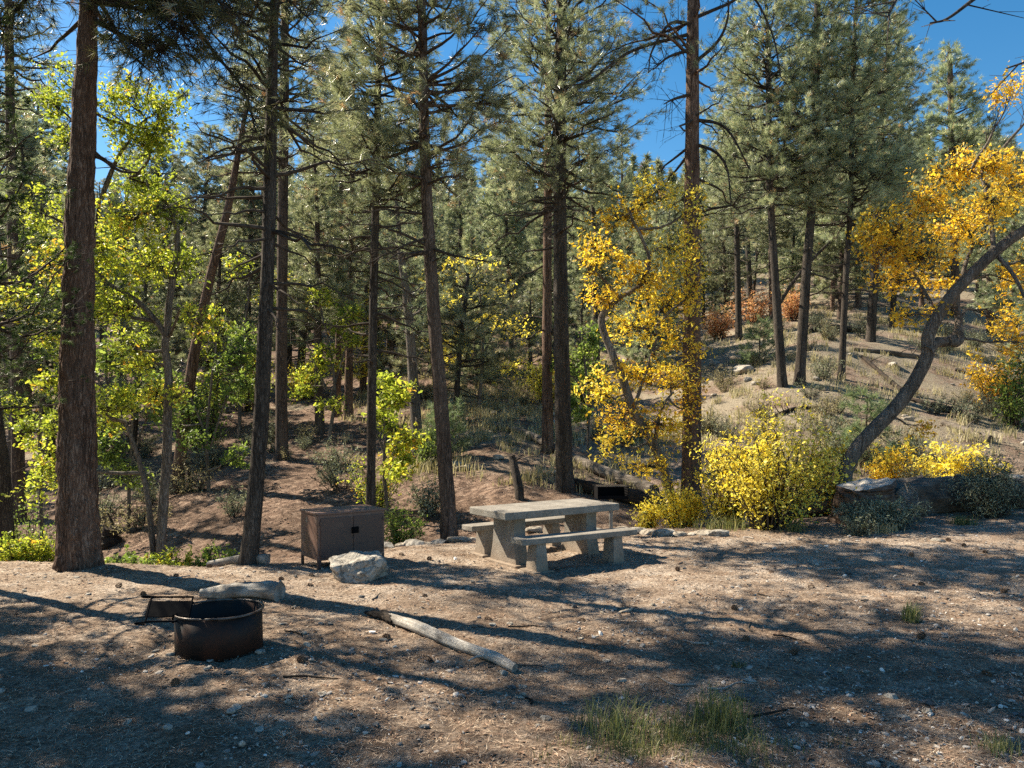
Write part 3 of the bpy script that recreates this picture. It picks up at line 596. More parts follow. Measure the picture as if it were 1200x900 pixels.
# golden oak behind the grill
oak('oak_tree', 'golden leaved oak with a crooked thin trunk beside the tall reddish pine', [
    ([(797, 597), (780, 560), (766, 522), (742, 480), (728, 440), (712, 400), (706, 372), (716, 355), (735, 345)], 13, 6),
    ([(735, 345), (752, 332), (760, 312), (758, 290), (745, 265), (735, 245)], 6, 3), ([(725, 350), (705, 325), (685, 310), (672, 300)], 4, 2),
    ([(742, 480), (752, 450), (765, 410), (770, 380)], 5, 2), ([(766, 522), (775, 480), (790, 460)], 5, 2)],
    [(735, 255, 42, 28, 1.1), (770, 225, 36, 26, .8), (705, 300, 38, 30, .9), (795, 290, 34, 30, .8), (755, 320, 45, 30, 1.1), (700, 345, 28, 26, .5), (785, 355, 42, 28, 1.1), (745, 385, 46, 26, 1.0), (800, 400, 30, 26, .7), (705, 455, 28, 24, .7), (750, 440, 46, 24, 1.0), (790, 445, 34, 26, .8), (730, 490, 40, 24, .9), (780, 500, 40, 28, .9), (815, 330, 20, 40, .5), (715, 520, 26, 18, .4), (760, 545, 30, 18, .5), (820, 235, 16, 40, .4), (808, 470, 22, 30, .5)], 15.7, M['gold'], 21, .076, 700)
# golden oak with a leaning bare trunk at right
oak('oak_tree', 'orange gold oak with a thick grey trunk leaning right and a forked crooked limb', [
    ([(984, 585), (990, 555), (1005, 525), (1030, 498), (1056, 470), (1076, 440), (1087, 415), (1088, 395), (1098, 372), (1116, 345), (1138, 322), (1165, 295), (1200, 270), (1240, 245)], 18, 11, (0, -.6)),
    ([(1086, 412), (1096, 402), (1112, 400), (1122, 390), (1124, 372), (1120, 350), (1128, 320), (1140, 290)], 14, 4, (-.35, .5)),
    ([(1112, 400), (1122, 402), (1126, 396), (1123, 388)], 11, 7, (-.2, -.1)),
    ([(1098, 372), (1085, 345), (1060, 300), (1045, 270)], 5, 2, (-.3, .6)), ([(1165, 295), (1160, 250), (1150, 210), (1130, 195)], 6, 2, (-.5, .2)), ([(1165, 295), (1185, 320), (1200, 350)], 5, 3, (-.5, -.9))],
    [(1050, 270, 46, 34, 1.3), (1090, 235, 40, 30, 1.1), (1120, 200, 44, 26, 1.2), (1165, 195, 40, 26, 1.1), (1020, 275, 26, 26, .6), (1075, 300, 50, 28, 1.3), (1125, 260, 46, 34, 1.3), (1165, 240, 40, 30, 1.1), (1195, 220, 30, 36, .9), (1050, 330, 40, 20, .7), (1100, 330, 30, 18, .4), (1060, 372, 26, 12, .35), (1030, 300, 30, 24, .6), (1190, 330, 24, 24, .5), (1180, 375, 28, 24, .5), (1195, 400, 20, 20, .4), (1185, 105, 26, 16, .5), (1210, 85, 30, 24, .6), (1225, 300, 30, 40, .8), (1085, 500, 14, 14, .2), (1095, 365, 18, 12, .2)], 15.4, M['orange'], 22, .07, 760, bark='bark_pale')
# yellow-green maple at left
oak('maple_tree', 'slender pale trunked maple with yellow green leaves right of the largest trunk', [
    ([(186, 640), (192, 580), (196, 520), (197, 450), (194, 400), (200, 350), (207, 300), (206, 265)], 12, 6),
    ([(196, 395), (182, 375), (165, 355), (145, 342), (125, 330), (105, 310)], 8, 3), ([(184, 635), (174, 590), (166, 550), (155, 520), (148, 495)], 8, 4),
    ([(206, 265), (196, 240), (180, 225), (172, 210)], 5, 2), ([(118, 235), (135, 190), (150, 165), (166, 150)], 6, 2), ([(105, 310), (112, 270), (118, 235)], 4, 4), ([(118, 185), (150, 200), (163, 203)], 3, 2)],
    [(150, 110, 34, 28, .8), (190, 125, 34, 30, .8), (160, 165, 40, 26, 1.), (185, 165, 26, 26, .6), (200, 120, 20, 24, .3), (70, 90, 16, 26, .4), (62, 120, 18, 22, .5), (70, 165, 22, 22, .4), (125, 130, 20, 40, .5), (170, 215, 40, 26, 1.), (150, 260, 44, 30, 1.2), (195, 245, 26, 26, .6), (120, 300, 30, 36, 1.), (170, 310, 40, 30, 1.1), (215, 310, 28, 26, .6), (130, 360, 40, 30, 1.1), (60, 310, 28, 34, .7), (55, 390, 22, 30, .5), (45, 250, 26, 40, .6), (150, 400, 30, 26, .6), (235, 380, 26, 22, .5), (140, 470, 40, 18, .9), (185, 460, 34, 16, .7), (125, 495, 22, 16, .5), (60, 500, 24, 22, .5), (165, 430, 26, 16, .4), (40, 560, 30, 30, .6), (210, 460, 16, 12, .2)], 13.2, M['lime'], 23, .072, 820, bark='bark_grey')
GU = 'leafy saplings in the understory'
for i, (px, py, ytop, d, w, mt, lab) in enumerate([(150, 610, 400, 17.5, 60, 'green', 'leafy green sapling in shade just right of the largest trunk'), (245, 585, 380, 19.5, 55, 'green', 'leafy sapling behind the fork of the slender maple'), (50, 620, 330, 16.5, 60, 'lime', 'yellow green sapling left of the largest trunk'), (455, 590, 440, 16.5, 42, 'lime', 'pale green sapling between the food locker and the leaning pine'), (385, 520, 340, 25, 50, 'lime', 'yellow green sapling on the slope above the food locker'), (560, 480, 300, 29, 70, 'yellow', 'yellow oak sapling on the slope behind the leaning pine'), (120, 560, 250, 24, 80, 'lime', 'tall yellow green sapling behind the slender maple'), (690, 520, 380, 22, 40, 'green', 'dark green sapling right of the dark middle pine'), (280, 520, 300, 27, 60, 'lime', 'sunlit yellow green sapling left of the slim dark pine'), (450, 470, 320, 33, 60, 'yellow', 'olive yellow sapling high on the slope'), (10, 560, 200, 22, 70, 'green', 'green sapling at the left edge of the picture')]):
    h = py-ytop; rr = np.random.default_rng(700+i)
    cl = [(px+rr.uniform(-w, w)*.8, ytop+h*t_, w*.42, w*.26, .8) for t_ in np.linspace(.05, .75, 9)]
    oak('sapling', lab, [([(px, py), (px+rr.uniform(-8, 8), py-h*.4), (px+rr.uniform(-14, 14), ytop+h*.1)], 5, 2), ([(px+2, py-h*.3), (px+w*.5, py-h*.7)], 3, 1.5), ([(px-2, py-h*.35), (px-w*.5, py-h*.65)], 3, 1.5)], cl, d, M[mt], 700+i, .085+.0012*d, 330, group=GU, twigs=40, up=.5)
# golden bush in the middle right
def bush(name, label, px, py, rx, ry, d, mat, seed, leaf=.06, n=3000, cat='shrub', group=None, stems=26, up=.3, bark='twig', flat=False):
    """bush filling an ellipse of the photograph; py = its foot row (informative), stems fan out from the foot"""
    rng = np.random.default_rng(seed); x = X(px, d); z = T(x, d); base = np.array([x, d, z]); tb = Buf(); cb = Buf()
    w = rx/F*d; h = 2*ry/F*d; dep = w*.7
    a = rng.uniform(0, 6.28, stems); rr = np.sqrt(rng.uniform(0, 1, stems)); ht = h*rng.uniform(.55, 1.0, stems)*(1-.45*rr**2)
    e = np.stack([w*rr*np.cos(a), dep*rr*np.sin(a), ht], -1); s = e*np.array([.22, .22, 0])+rng.normal(0, .03, (stems, 3))*np.array([1, 1, 0])-np.array([0, 0, .06])
    P = []; R_ = []
    per = n//stems
    for i in range(stems):
        q = spline([s[i], s[i]*.5+e[i]*.5*np.array([.75, .75, 1])+rng.normal(0, .04*h, 3), e[i]], 14)
        tube(tb, q, np.linspace(.004+.006*h, .002, 14), 5, 0, False)
        k = rng.integers(3, 14, 16); b = q[k]; f = b+norm(rng.normal(size=(16, 3))+np.array([0, 0, .5]))*rng.uniform(.1, .32, (16, 1))*h*.6
        tubes3(tb, b, f, .004, .0015, 0)
        j = rng.integers(0, 16, per); t = rng.uniform(.15, 1.1, (per, 1)); P.append(b[j]+(f[j]-b[j])*t+rng.normal(0, .035*min(h, 1.5), (per, 3))); R_.append(np.clip(rng.normal(.5, .16)+rng.normal(0, .22, per), 0, 1))
    P = np.concatenate(P); P[:, 2] = np.maximum(P[:, 2], .02)
    leaves(cb, P, leaf, rng, 0, up, rnd=np.concatenate(R_), aspect=.28 if flat else .62)
    t = thing(name, label, cat, base, 0, group)
    link('stem', tb.mesh('stem', [M[bark]]), t); link('foliage', cb.mesh('foliage', [mat]), t); return t
GB = 'golden bushes behind the clearing'
bush('golden_bush', 'largest golden yellow bush, right of the table and left of the leaning oak', 905, 620, 84, 80, 13.7, M['yellow'], 31, .062, 8400, group=GB, stems=72)
bush('golden_bush', 'golden bush filling the gap between the tall reddish pine and the largest golden bush', 855, 620, 42, 60, 14.6, M['yellow'], 32, .06, 3000, group=GB, stems=34)
bush('golden_bush', 'low golden bush at the foot of the tall reddish pine', 800, 625, 40, 34, 15.0, M['yellow'], 33, .065, 2400, group=GB, stems=26)
bush('golden_bush', 'golden bush hugging the foot of the leaning oak trunk', 965, 600, 34, 55, 15.6, M['gold'], 34, .07, 2600, group=GB)
bush('golden_bush', 'yellow green bush behind the fallen logs at right', 1115, 560, 60, 34, 18.5, M['yellow'], 35, .08, 3600, group=GB, stems=30)
bush('golden_bush', 'small golden bush just right of the leaning oak trunk behind the logs', 1050, 560, 40, 40, 18, M['gold'], 36, .08, 2400, group=GB)
bush('golden_bush', 'small yellow bush behind the grill among dark rocks', 760, 620, 22, 26, 15.2, M['yellow'], 37, .06, 1000, group=GB)
GS = 'grey green shrubs in front of the fallen logs'
bush('sage_shrub', 'dark sprawling shrub in front of the charred stump', 1038, 632, 64, 20, 13.2, M['sage'], 38, .055, 6500, group=GS, stems=70, flat=True)
bush('sage_shrub', 'pale low shrub at the edge of the sunny dirt', 1010, 640, 28, 15, 12.7, M['sage'], 39, .045, 1500, group=GS, flat=True)
bush('sage_shrub', 'dark rounded shrub at the right edge of the picture covering the fallen log', 1165, 612, 56, 42, 14.0, M['sage'], 40, .055, 8500, group=GS, stems=70, flat=True)
bush('sage_shrub', 'blue grey shrub behind the fallen log beside the leaning trunk', 1070, 560, 30, 34, 17.2, M['sage'], 41, .06, 2200, group=GS, flat=True)
GW = 'low green plants along the creek bank'
for i, (px, py, rx, ry, d, mt, lab) in enumerate([(20, 665, 45, 24, 11.7, 'lime', 'bright lime weeds at the left edge of the picture'), (60, 660, 30, 20, 11.9, 'lime', 'bright lime weeds against the left side of the largest trunk'), (150, 665, 36, 16, 11.9, 'green', 'low green weeds at the right side of the largest trunk'), (205, 668, 36, 20, 12.0, 'lime', 'yellow green seedlings at the foot of the slender maple'), (250, 668, 30, 22, 12.1, 'green', 'green seedlings with a few yellow leaves left of the slim dark pine'), (470, 625, 34, 30, 13.9, 'green', 'dark green bush between the locker and the leaning pine'), (30, 610, 40, 50, 15.5, 'green', 'tall dark bush in shade at the left edge'), (395, 580, 44, 22, 21, 'sage', 'dark rounded shrub on the shaded slope above the food locker'), (505, 590, 30, 26, 16.5, 'sage', 'pale shrub behind the tall leaning pine'), (440, 560, 40, 40, 17, 'lime', 'thin yellow green sapling above the food locker'), (500, 540, 34, 30, 20, 'green', 'green bush on the sunny slope left of the leaning pine')]):
    bush('green_bush', lab, px, py, rx, ry, d, M[mt], 60+i, .055, 1700, group=GW)
GR = 'bushes on the hillside behind the wood'
for i, (px, py, rx, ry, d, mt, lab) in enumerate([(885, 350, 38, 24, 42, 'rust', 'rust red bush high on the hillside left of the slender pines'), (842, 340, 20, 22, 40, 'rust', 'small rust red bush beside the stout dark trunk'), (928, 345, 20, 22, 40, 'rust', 'rust orange bush seen between the slender pines'), (1190, 430, 30, 50, 24, 'green', 'bright green bush at the right edge of the picture'), (1170, 300, 40, 40, 26, 'orange', 'orange leaved bush behind the leaning oak crown'), (690, 420, 34, 40, 30, 'green', 'dark green bush behind the sunlit reddish trunk'), (640, 300, 30, 30, 30, 'yellow', 'yellow oak brush behind the middle pines'), (740, 500, 30, 22, 24, 'sage', 'shaded grey bush behind the golden oak'), (290, 480, 40, 40, 32, 'lime', 'sunlit yellow green thicket left of the straight grey brown pine'), (100, 480, 50, 50, 26, 'green', 'green thicket behind the largest trunk'), (240, 430, 40, 60, 25, 'green', 'dark broadleaved thicket behind the leaning reddish pine'), (360, 400, 40, 30, 34, 'yellow', 'olive yellow oak brush right of the straight grey brown pine')]):
    bush('hillside_bush', lab, px, py, rx, ry, d, M[mt], 90+i, .10, 2200, group=GR, stems=34)
# small young pines
for i, (px, d, h, w, lab) in enumerate([(890, 31, 1.5, 1.1, 'small blue green pine seedling on the sunny hillside left of the slender pines'), (1015, 20.5, 1.9, .9, 'blue green pine sapling behind the leaning oak trunk'), (520, 21, 1.4, .6, 'pale green pine seedling on the sunny slope behind the leaning pine')]):
    x = X(px, d); tm, cm = pine(400+i, np.array([(0, 0, -.1), (0, 0, h*.5), (.03, 0, h)]), .03, h*.08, w, nwh=9, K=20, length=.2, width=.011, dead=0, needle_mat='needles_blue', shape='cone', flare=.1)
    put_tree('pine_sapling', lab, 'sapling', (x, d, T(x, d)), tm, cm)
# fir at left edge
def fir_tree():
    base, path = path_px([(-62, 600), (-60, 400), (-58, 100)], 9.6, 9)
    tm, cm = pine(77, path, .13, 2.4, 1.8, nwh=30, K=26, length=.07, width=.006, dead=0, needle_mat='fir', density=1.5, droop=.8, shape='cone', keep=lambda z, az: math.cos(az) > -.2)
    put_tree('fir_tree', 'dark fir whose drooping boughs reach in at the left edge of the picture', 'tree', base, tm, cm)
fir_tree()
# dead snag at the top right: only its bare limbs reach in
def snag():
    rng = np.random.default_rng(3); b = Buf(); d = 8.0; base = np.array([X(1330, d), d, T(X(1330, d), d)])
    tube(b, spline([base-[0, 0, .2], base+[0, 0, 3], base+[.1, .1, 6.5]], 30), np.linspace(.16, .05, 30), 12, 0, True, .05)
    for pts, r in (([(1330, -60), (1250, -80), (1180, -30), (1140, 0), (1110, 22), (1090, 27)], .035), ([(1330, -20), (1200, -130), (1080, -60), (1050, 0), (1040, 20)], .03), ([(1330, 60), (1260, 55), (1210, 70), (1180, 80)], .02)):
        q, e = limb(b, pts, d, d-.3, r, .008, rng, 10)
    t = thing('dead_tree', 'bare dead branches hanging into the top right corner against the sky', 'dead tree', base)
    o = link('trunk', b.mesh('trunk', [M['bark_dark']]), t); o.location = [-q for q in base]
snag()

# ------------------------------------------------------------------ ground
def ground():
    def graded(lo, hi, fine_lo, fine_hi, step, g=1.09):
        a = list(np.arange(fine_lo, fine_hi, step)); s = step; v = fine_hi
        while v < hi: a.append(v); s *= g; v += s
        a.append(hi); s = step; v = fine_lo-step; b = []
        while v > lo: b.append(v); s *= g; v -= s
        b.append(lo); return np.array(b[::-1]+a)
    xs = graded(-420, 420, -7, 9, .055, 1.045); ys = graded(-60, 419, 3.2, 14, .05, 1.03)
    Xg, Yg = np.meshgrid(xs, ys); Z = Tv(Xg, Yg)
    near = np.exp(-np.maximum(Yg-10, 0)/8)
    P = np.stack([Xg, Yg, np.zeros_like(Xg)], -1); Z = Z+near*.012*fbm(P*9, 3, 55, .6)
    V = np.stack([Xg, Yg, Z], -1).reshape(-1, 3); nx = len(xs); ny = len(ys)
    i = (np.arange(ny-1)[:, None]*nx+np.arange(nx-1)[None]).ravel()
    b = Buf(); b.add(V, np.stack([i, i+1, i+nx+1, i+nx], -1)); o = link('ground', b.mesh('ground', [M['ground']])); tag(o, kind='structure')
ground()

# ------------------------------------------------------------------ rocks
def ico(sub):
    import bmesh
    bm = bmesh.new(); bmesh.ops.create_icosphere(bm, subdivisions=sub, radius=1); bm.verts.ensure_lookup_table()
    v = np.array([q.co[:] for q in bm.verts]); f = np.array([[q.index for q in fa.verts] for fa in bm.faces]); bm.free(); return v, f
ICO = {k: ico(k) for k in (1, 2, 3, 6)}
def rock(size, seed, sub=3, cuts=9, rough=.05, flat=None):
    v, f = ICO[sub]; v = v.copy(); r = np.random.default_rng(seed)
    for k in range(cuts):
        n = norm(r.normal(size=3)*np.array([1, 1, .8])); c = r.uniform(.5, .82); dd = v@n; v = v-np.maximum(dd-c, 0)[:, None]*n
    v[:, 2] = np.clip(v[:, 2], -.6, flat if flat else .75)
    v = v*np.asarray(size)
    if sub > 1: v = v+norm(v)*(fbm(v*6/np.mean(size)*.35, 4, seed)*rough*np.mean(size))[:, None]
    return v, f
def block(size, seed, rough):
    v, f = ICO[6]; v = v.copy(); p = 5.0; v = v/(np.sum(np.abs(v)**p, 1)**(1/p))[:, None]
    r = np.random.default_rng(seed)
    for k in range(12):
        n = norm(r.normal(size=3)*np.array([1, 1, .6])); c = r.uniform(.82, 1.15); dd = v@n; v = v-np.maximum(dd-c, 0)[:, None]*n
    v = v*np.asarray(size); q = v*np.array([1, 1, 2.0])
    crack = np.abs(vnoise(q*3.6, seed))**.45; crack2 = np.abs(vnoise(q*9, seed+5))**.5
    return v+norm(v)*(fbm(v*5, 5, seed, .55)*.026-(1-crack)*.045-(1-crack2)*.012)[:, None], f
def rock_obj(name, label, px, d, size, seed, mat='rock', rz=0, sub=3, group=None, zoff=None, cat='rock', **kw):
    b = Buf(); v, f = block(size, seed, 0) if sub == 6 else rock(size, seed, sub, **kw); b.add(v, f); x = X(px, d)
    o = link(name, b.mesh(name, [M[mat]], smooth=sub >= 4), None, (x, d, T(x, d)+(size[2]*.38 if zoff is None else zoff)), (0, 0, rz)); return tag(o, label, cat, group)
rock_obj('boulder', 'big rough grey boulder in front of the food locker', 421, 9.85, (.40, .32, .215), 4, 'rock', R(30), 6, zoff=.10, cat='boulder')
rock_obj('flat_rock', 'flat grey rock just behind the big boulder', 432, 11.6, (.24, .16, .09), 6, 'rock', R(8), 3, rough=.08)
r = np.random.default_rng(12); GE = 'stones edging the clearing behind the picnic table'
edge = [(452, 12.4, .2), (470, 12.6, .14), (484, 12.8, .22), (500, 13.0, .12), (512, 13.1, .22), (538, 13.3, .25), (552, 13.5, .14), (578, 13.7, .16), (600, 13.8, .2), (628, 13.9, .22), (650, 14, .15), (675, 14, .2), (700, 14, .17), (728, 14, .22), (746, 13.8, .24), (762, 13.6, .2), (778, 13.4, .27), (796, 13.3, .2), (812, 13.2, .16), (826, 13.1, .2), (842, 13.0, .24)]
for i, (px, d, s) in enumerate(edge):
    rock_obj('edging_stone', 'flat pale stone in the row edging the clearing behind the picnic table', px, d, (s, s*.65, s*.42), 40+i, ['rock', 'rock_tan'][i % 2], r.uniform(-.5, .5), 2, GE)
GD = 'loose stones lying on the dirt of the clearing'
named = [(1060, 5.15, (.055, .035, .02), 'rock', 'pale flat stone at lower right'), (1087, 4.95+.45, (.05, .045, .035), 'rock_slate', 'dark angular stone at lower right'), (577, 7.6, (.05, .03, .02), 'rock', 'small pale stone beside the middle of the fallen branch'), (590, 6.2, (.045, .03, .03), 'rock', 'small white stone at the right end of the fallen branch'), (880, 5.9, (.07, .05, .02), 'rock', 'flat light slab lying right of centre'), (875, 5.55, (.1, .07, .02), 'rock_slate', 'blue grey slate slab right of centre'), (1045, 5.5, (.06, .045, .03), 'rock', 'white stone pair at lower right'), (150, 5.2, (.05, .03, .02), 'rock_tan', 'tan stone at lower left'), (735, 8.2, (.12, .05, .03), 'rock_tan', 'long thin tan stone on the sunny dirt'), (1100, 12, (.13, .07, .04), 'rock', 'pale stone on the sunlit dirt in front of the right shrub'), (870, 30.5, (.55, .4, .3), 'rock', 'white rock on the hillside left of the slender pines'), (30, 8.6, (.1, .06, .03), 'rock_slate', 'dark flat stone at the left edge of the dirt'), (305, 6.6, (.05, .04, .03), 'rock', 'white chip at the right foot of the fire ring'), (225, 8.3, (.1, .06, .03), 'rock', 'small pale stone behind the hinged grate')]
for i, (px, d, s, mt, lab) in enumerate(named): rock_obj('stone', lab, px, d, s, 80+i, mt, r.uniform(0, 3), 3 if d < 20 else 2)
for i in range(150):
    px = r.uniform(330, 1200) if i % 4 else r.uniform(0, 400); d = r.uniform(4.9, 10.5); s = r.uniform(.02, .055)
    if 560 < px < 760 and d > 9.5: continue
    rock_obj('loose_stone', 'small angular stone scattered on the dirt of the clearing', px, d, (s, s*r.uniform(.5, .9), s*r.uniform(.2, .6)), 200+i, ['rock', 'rock_tan', 'rock_slate', 'rock_tan'][i % 4], r.uniform(0, 3), 2, GD)
GHR = 'rocks strewn on the hillside'
for i in range(60):
    px = r.uniform(800, 1230) if i % 3 else r.uniform(450, 700); d = r.uniform(19, 36); s = r.uniform(.1, .3)
    rock_obj('hillside_rock', 'grey rock strewn on the hillside', px, d, (s, s*.7, s*.5), 300+i, ['rock', 'rock_tan'][i % 2], r.uniform(0, 3), 2, GHR)

# gravel, needles, grass : stuff
def scatter_gravel():
    b = Buf(); r = np.random.default_rng(8); v0, f0 = ICO[1]; N = 26000
    d = 4.2+10.5*r.uniform(0, 1, N)**1.5; u = r.uniform(-.72, .72, N); x = u*d
    P = np.stack([x, d, np.zeros(N)], -1); keep = (fbm(P*.8, 3, 12)+(u+.1)*.9+r.normal(0, .25, N)) > 0; x, d, u = x[keep], d[keep], u[keep]; N = len(x)
    z = Tv(x, d); s = r.lognormal(-4.75, .6, N).clip(.003, .04); sc = np.stack([s, s*r.uniform(.5, 1, N), s*r.uniform(.2, .7, N)], -1)
    V = v0[None]*r.uniform(.65, 1.2, (N, len(v0), 1))*sc[:, None]; a = r.uniform(0, 6.28, N); c, q = np.cos(a)[:, None], np.sin(a)[:, None]
    V = np.stack([V[..., 0]*c-V[..., 1]*q, V[..., 0]*q+V[..., 1]*c, V[..., 2]+r.normal(0, .25, (N, 1))*V[..., 0]], -1)+np.stack([x, d, z+sc[:, 2]*.3], -1)[:, None]
    Fa = (f0[None]+np.arange(N)[:, None, None]*len(v0)).reshape(-1, 3)
    b.add(V.reshape(-1, 3), Fa, 0, np.repeat(r.uniform(0, 1, N)**1.2, len(f0)))
    tag(link('gravel', b.mesh('gravel', [M['gravel']], False)), 'loose gravel and slate chips over the dirt', 'gravel', kind='stuff')
def scatter_litter():
    b = Buf(); r = np.random.default_rng(18); N = 90000
    d = 4.2+22*r.uniform(0, 1, N)**1.5; u = r.uniform(-.75, .75, N); x = u*d
    z = Tv(x, d)+r.uniform(.001, .012, N); a = r.uniform(0, 6.28, N); L = r.uniform(.03, .09, N); w = .0012+.00022*d
    dx, dy = np.cos(a)*L, np.sin(a)*L; nx, ny = -np.sin(a)*w, np.cos(a)*w; dz = r.normal(0, .008, N)
    A = np.stack([x, d, z], -1); V = np.stack([A+np.stack([nx, ny, 0*z], -1), A-np.stack([nx, ny, 0*z], -1), A+np.stack([dx, dy, dz+.002], -1)], 1).reshape(-1, 3)
    b.add(V, np.arange(N*3).reshape(-1, 3), 0, r.uniform(0, 1, N))
    # bark chips and cone scraps
    n = 16000; x = r.uniform(-.7, .7, n); d = 4.3+26*r.uniform(0, 1, n)**1.2; x = x*d; z = Tv(x, d)+.004; s = r.uniform(.006, .022, n)*(1+d*.05); a = r.uniform(0, 6.28, n)
    k = np.array([[1, 0, 0], [.2, .5, .3], [-.9, .2, .1], [-.2, -.45, .35]]); V = k[None]*s[:, None, None]; c, q = np.cos(a)[:, None], np.sin(a)[:, None]
    V = np.stack([V[..., 0]*c-V[..., 1]*q, V[..., 0]*q+V[..., 1]*c, V[..., 2]], -1)+np.stack([x, d, z], -1)[:, None]
    b.add(V.reshape(-1, 3), np.arange(n*4).reshape(-1, 4), 0, r.uniform(0, .6, n))
    tag(link('needle_litter', b.mesh('needle_litter', [M['litter']], False)), 'fallen brown pine needles and bark chips on the ground', 'litter', kind='stuff')
def blades(b, x, y, h, w, r, n, spread, mat=0, rad=.05):
    """n blades round each (x, y)"""
    N = len(x); xx = np.repeat(x, n)+r.normal(0, 1, N*n)*np.repeat(np.broadcast_to(rad, (N,)), n); yy = np.repeat(y, n)+r.normal(0, 1, N*n)*np.repeat(np.broadcast_to(rad, (N,)), n); zz = Tv(xx, yy)
    H = np.repeat(np.broadcast_to(h, (N,)), n)*r.uniform(.5, 1.15, N*n); a = r.uniform(0, 6.28, N*n); l = r.uniform(.1, 1, N*n)*spread
    ax, ay = np.cos(a)*l, np.sin(a)*l; nx, ny = -np.sin(a)*w, np.cos(a)*w; o = np.zeros(N*n)
    A = np.stack([xx, yy, zz-.01], -1); S = np.stack([nx, ny, o], -1)
    V = np.stack([A-S, A+S, A+np.stack([ax*H*.4, ay*H*.4, H*.62], -1)+S*.7, A+np.stack([ax*H*.4, ay*H*.4, H*.62], -1)-S*.7, A+np.stack([ax*H*1.1, ay*H*1.1, H*(1-.25*l)], -1)], 1).reshape(-1, 3)
    o5 = np.arange(N*n)[:, None]*5; rn = np.clip(np.repeat(r.uniform(.1, .8, N), n)+r.normal(0, .2, N*n), 0, 1)
    b.add(V, o5+np.array([[0, 1, 2, 3]]), mat, rn); b.f.append((o5+np.array([[3, 2, 4]])+b.n-len(V), mat, rn))
def grass():
    r = np.random.default_rng(70); b = Buf()
    N = 2600; d = r.uniform(18, 48, N); u = r.uniform(-.15, .75, N)*np.where(r.uniform(size=N) < .8, 1, -.3); x = u*d; k = fbm(np.stack([x*.5, d*.5, x*0], -1), 3, 6)+r.normal(0, .25, N) > -.05; x, d = x[k], d[k]
    blades(b, x, d, r.uniform(.15, .45, len(x)), .012, r, 22, .6, 0, .13)
    tag(link('hillside_grass', b.mesh('hillside_grass', [M['drygrass']], False)), 'dry tan grass growing over the sunny hillside', 'grass', kind='stuff')
    b = Buf(); n = 105; x = X(r.normal(800, 65, n), 5.0)*1.0; y = r.normal(4.82, .2, n); 
    blades(b, x, y, r.uniform(.05, .14, n), .0022, r, 22, .75, 0, .05)
    tag(link('foreground_grass', b.mesh('foreground_grass', [M['grass']], False)), 'patch of low green grass at the bottom of the picture right of centre', 'grass', kind='stuff')
grass(); scatter_gravel(); scatter_litter()
r = np.random.default_rng(71)
def tuft(label, px, d, h, n, mat, rad, w=.003, name='grass_tuft'):
    b = Buf(); x = X(px, d); blades(b, np.array([x]), np.array([d]), h, w, r, n, .8, 0, rad)
    base = np.array([x, d, T(x, d)]); b.v = [v-base for v in b.v]
    tag(link(name, b.mesh(name, [M[mat]], False), None, base), label, 'grass tuft')
tuft('lone green grass tuft on the shaded dirt at right', 1068, 7.6, .22, 150, 'grass', .04)
tuft('small grass tuft in front of the largest golden bush', 930, 13.2, .22, 120, 'grass', .08, .005)
tuft('low pale grass tuft beside the pale sage shrub', 1035, 12.8, .22, 160, 'drygrass', .1, .005)
tuft('green grass tuft in front of the cut log end', 1128, 13.4, .2, 200, 'grass', .1, .005)
tuft('small green sprout on the dark gravel right of centre', 865, 6.3, .07, 60, 'grass', .03)
tuft('taller pale green grass clump at the bottom of the picture', 845, 5.1, .26, 260, 'grass', .10)
tuft('dark grass clump at the bottom, left end of the grass patch', 725, 5.0, .25, 240, 'grass', .12)
tuft('grass clump in the bottom right corner of the picture', 1170, 4.65, .12, 120, 'grass', .06)
tuft('grass at the foot of the golden bush left of its stem', 850, 14, .3, 240, 'grass', .25, .006)

# ------------------------------------------------------------------ boxes with bevel
def slab(buf, size, loc, bev=.01, mat=0, rz=0, taper=(1, 1), tilt=None, seg=1, noise_amp=0, seed=0):
    """bevelled box; taper = bottom scale in x,y"""
    import bmesh
    from mathutils import Matrix
    bm = bmesh.new(); bmesh.ops.create_cube(bm, size=1)
    for v in bm.verts:
        v.co.x *= size[0]*(taper[0] if v.co.z < 0 else 1); v.co.y *= size[1]*(taper[1] if v.co.z < 0 else 1); v.co.z *= size[2]
    if bev: bmesh.ops.bevel(bm, geom=bm.edges[:], offset=bev, segments=2, profile=.5, affect='EDGES')
    if noise_amp:
        bmesh.ops.triangulate(bm, faces=bm.faces[:])
        bmesh.ops.subdivide_edges(bm, edges=[e for e in bm.edges if e.calc_length() > .12], cuts=4, use_grid_fill=True)
    mt = Matrix.Translation(loc) @ Matrix.Rotation(rz, 4, 'Z')
    if tilt: mt = mt @ Matrix.Rotation(tilt[0], 4, tilt[1])
    bm.transform(mt); bm.verts.index_update()
    bmesh.ops.triangulate(bm, faces=bm.faces[:]) 
    v = np.array([q.co[:] for q in bm.verts]); f = np.array([[q.index for q in fa.verts] for fa in bm.faces]); bm.free()
    if noise_amp: v = v+np.stack([vnoise(v*7, seed+k) for k in range(3)], -1)*noise_amp
    buf.add(v, f, mat)
def part(name, mat, parent, build, smooth=False, label=None):
    b = Buf(); build(b); o = link(name, b.mesh(name, [M[mat]], smooth), parent)
    if label: o['label'] = label
    return o

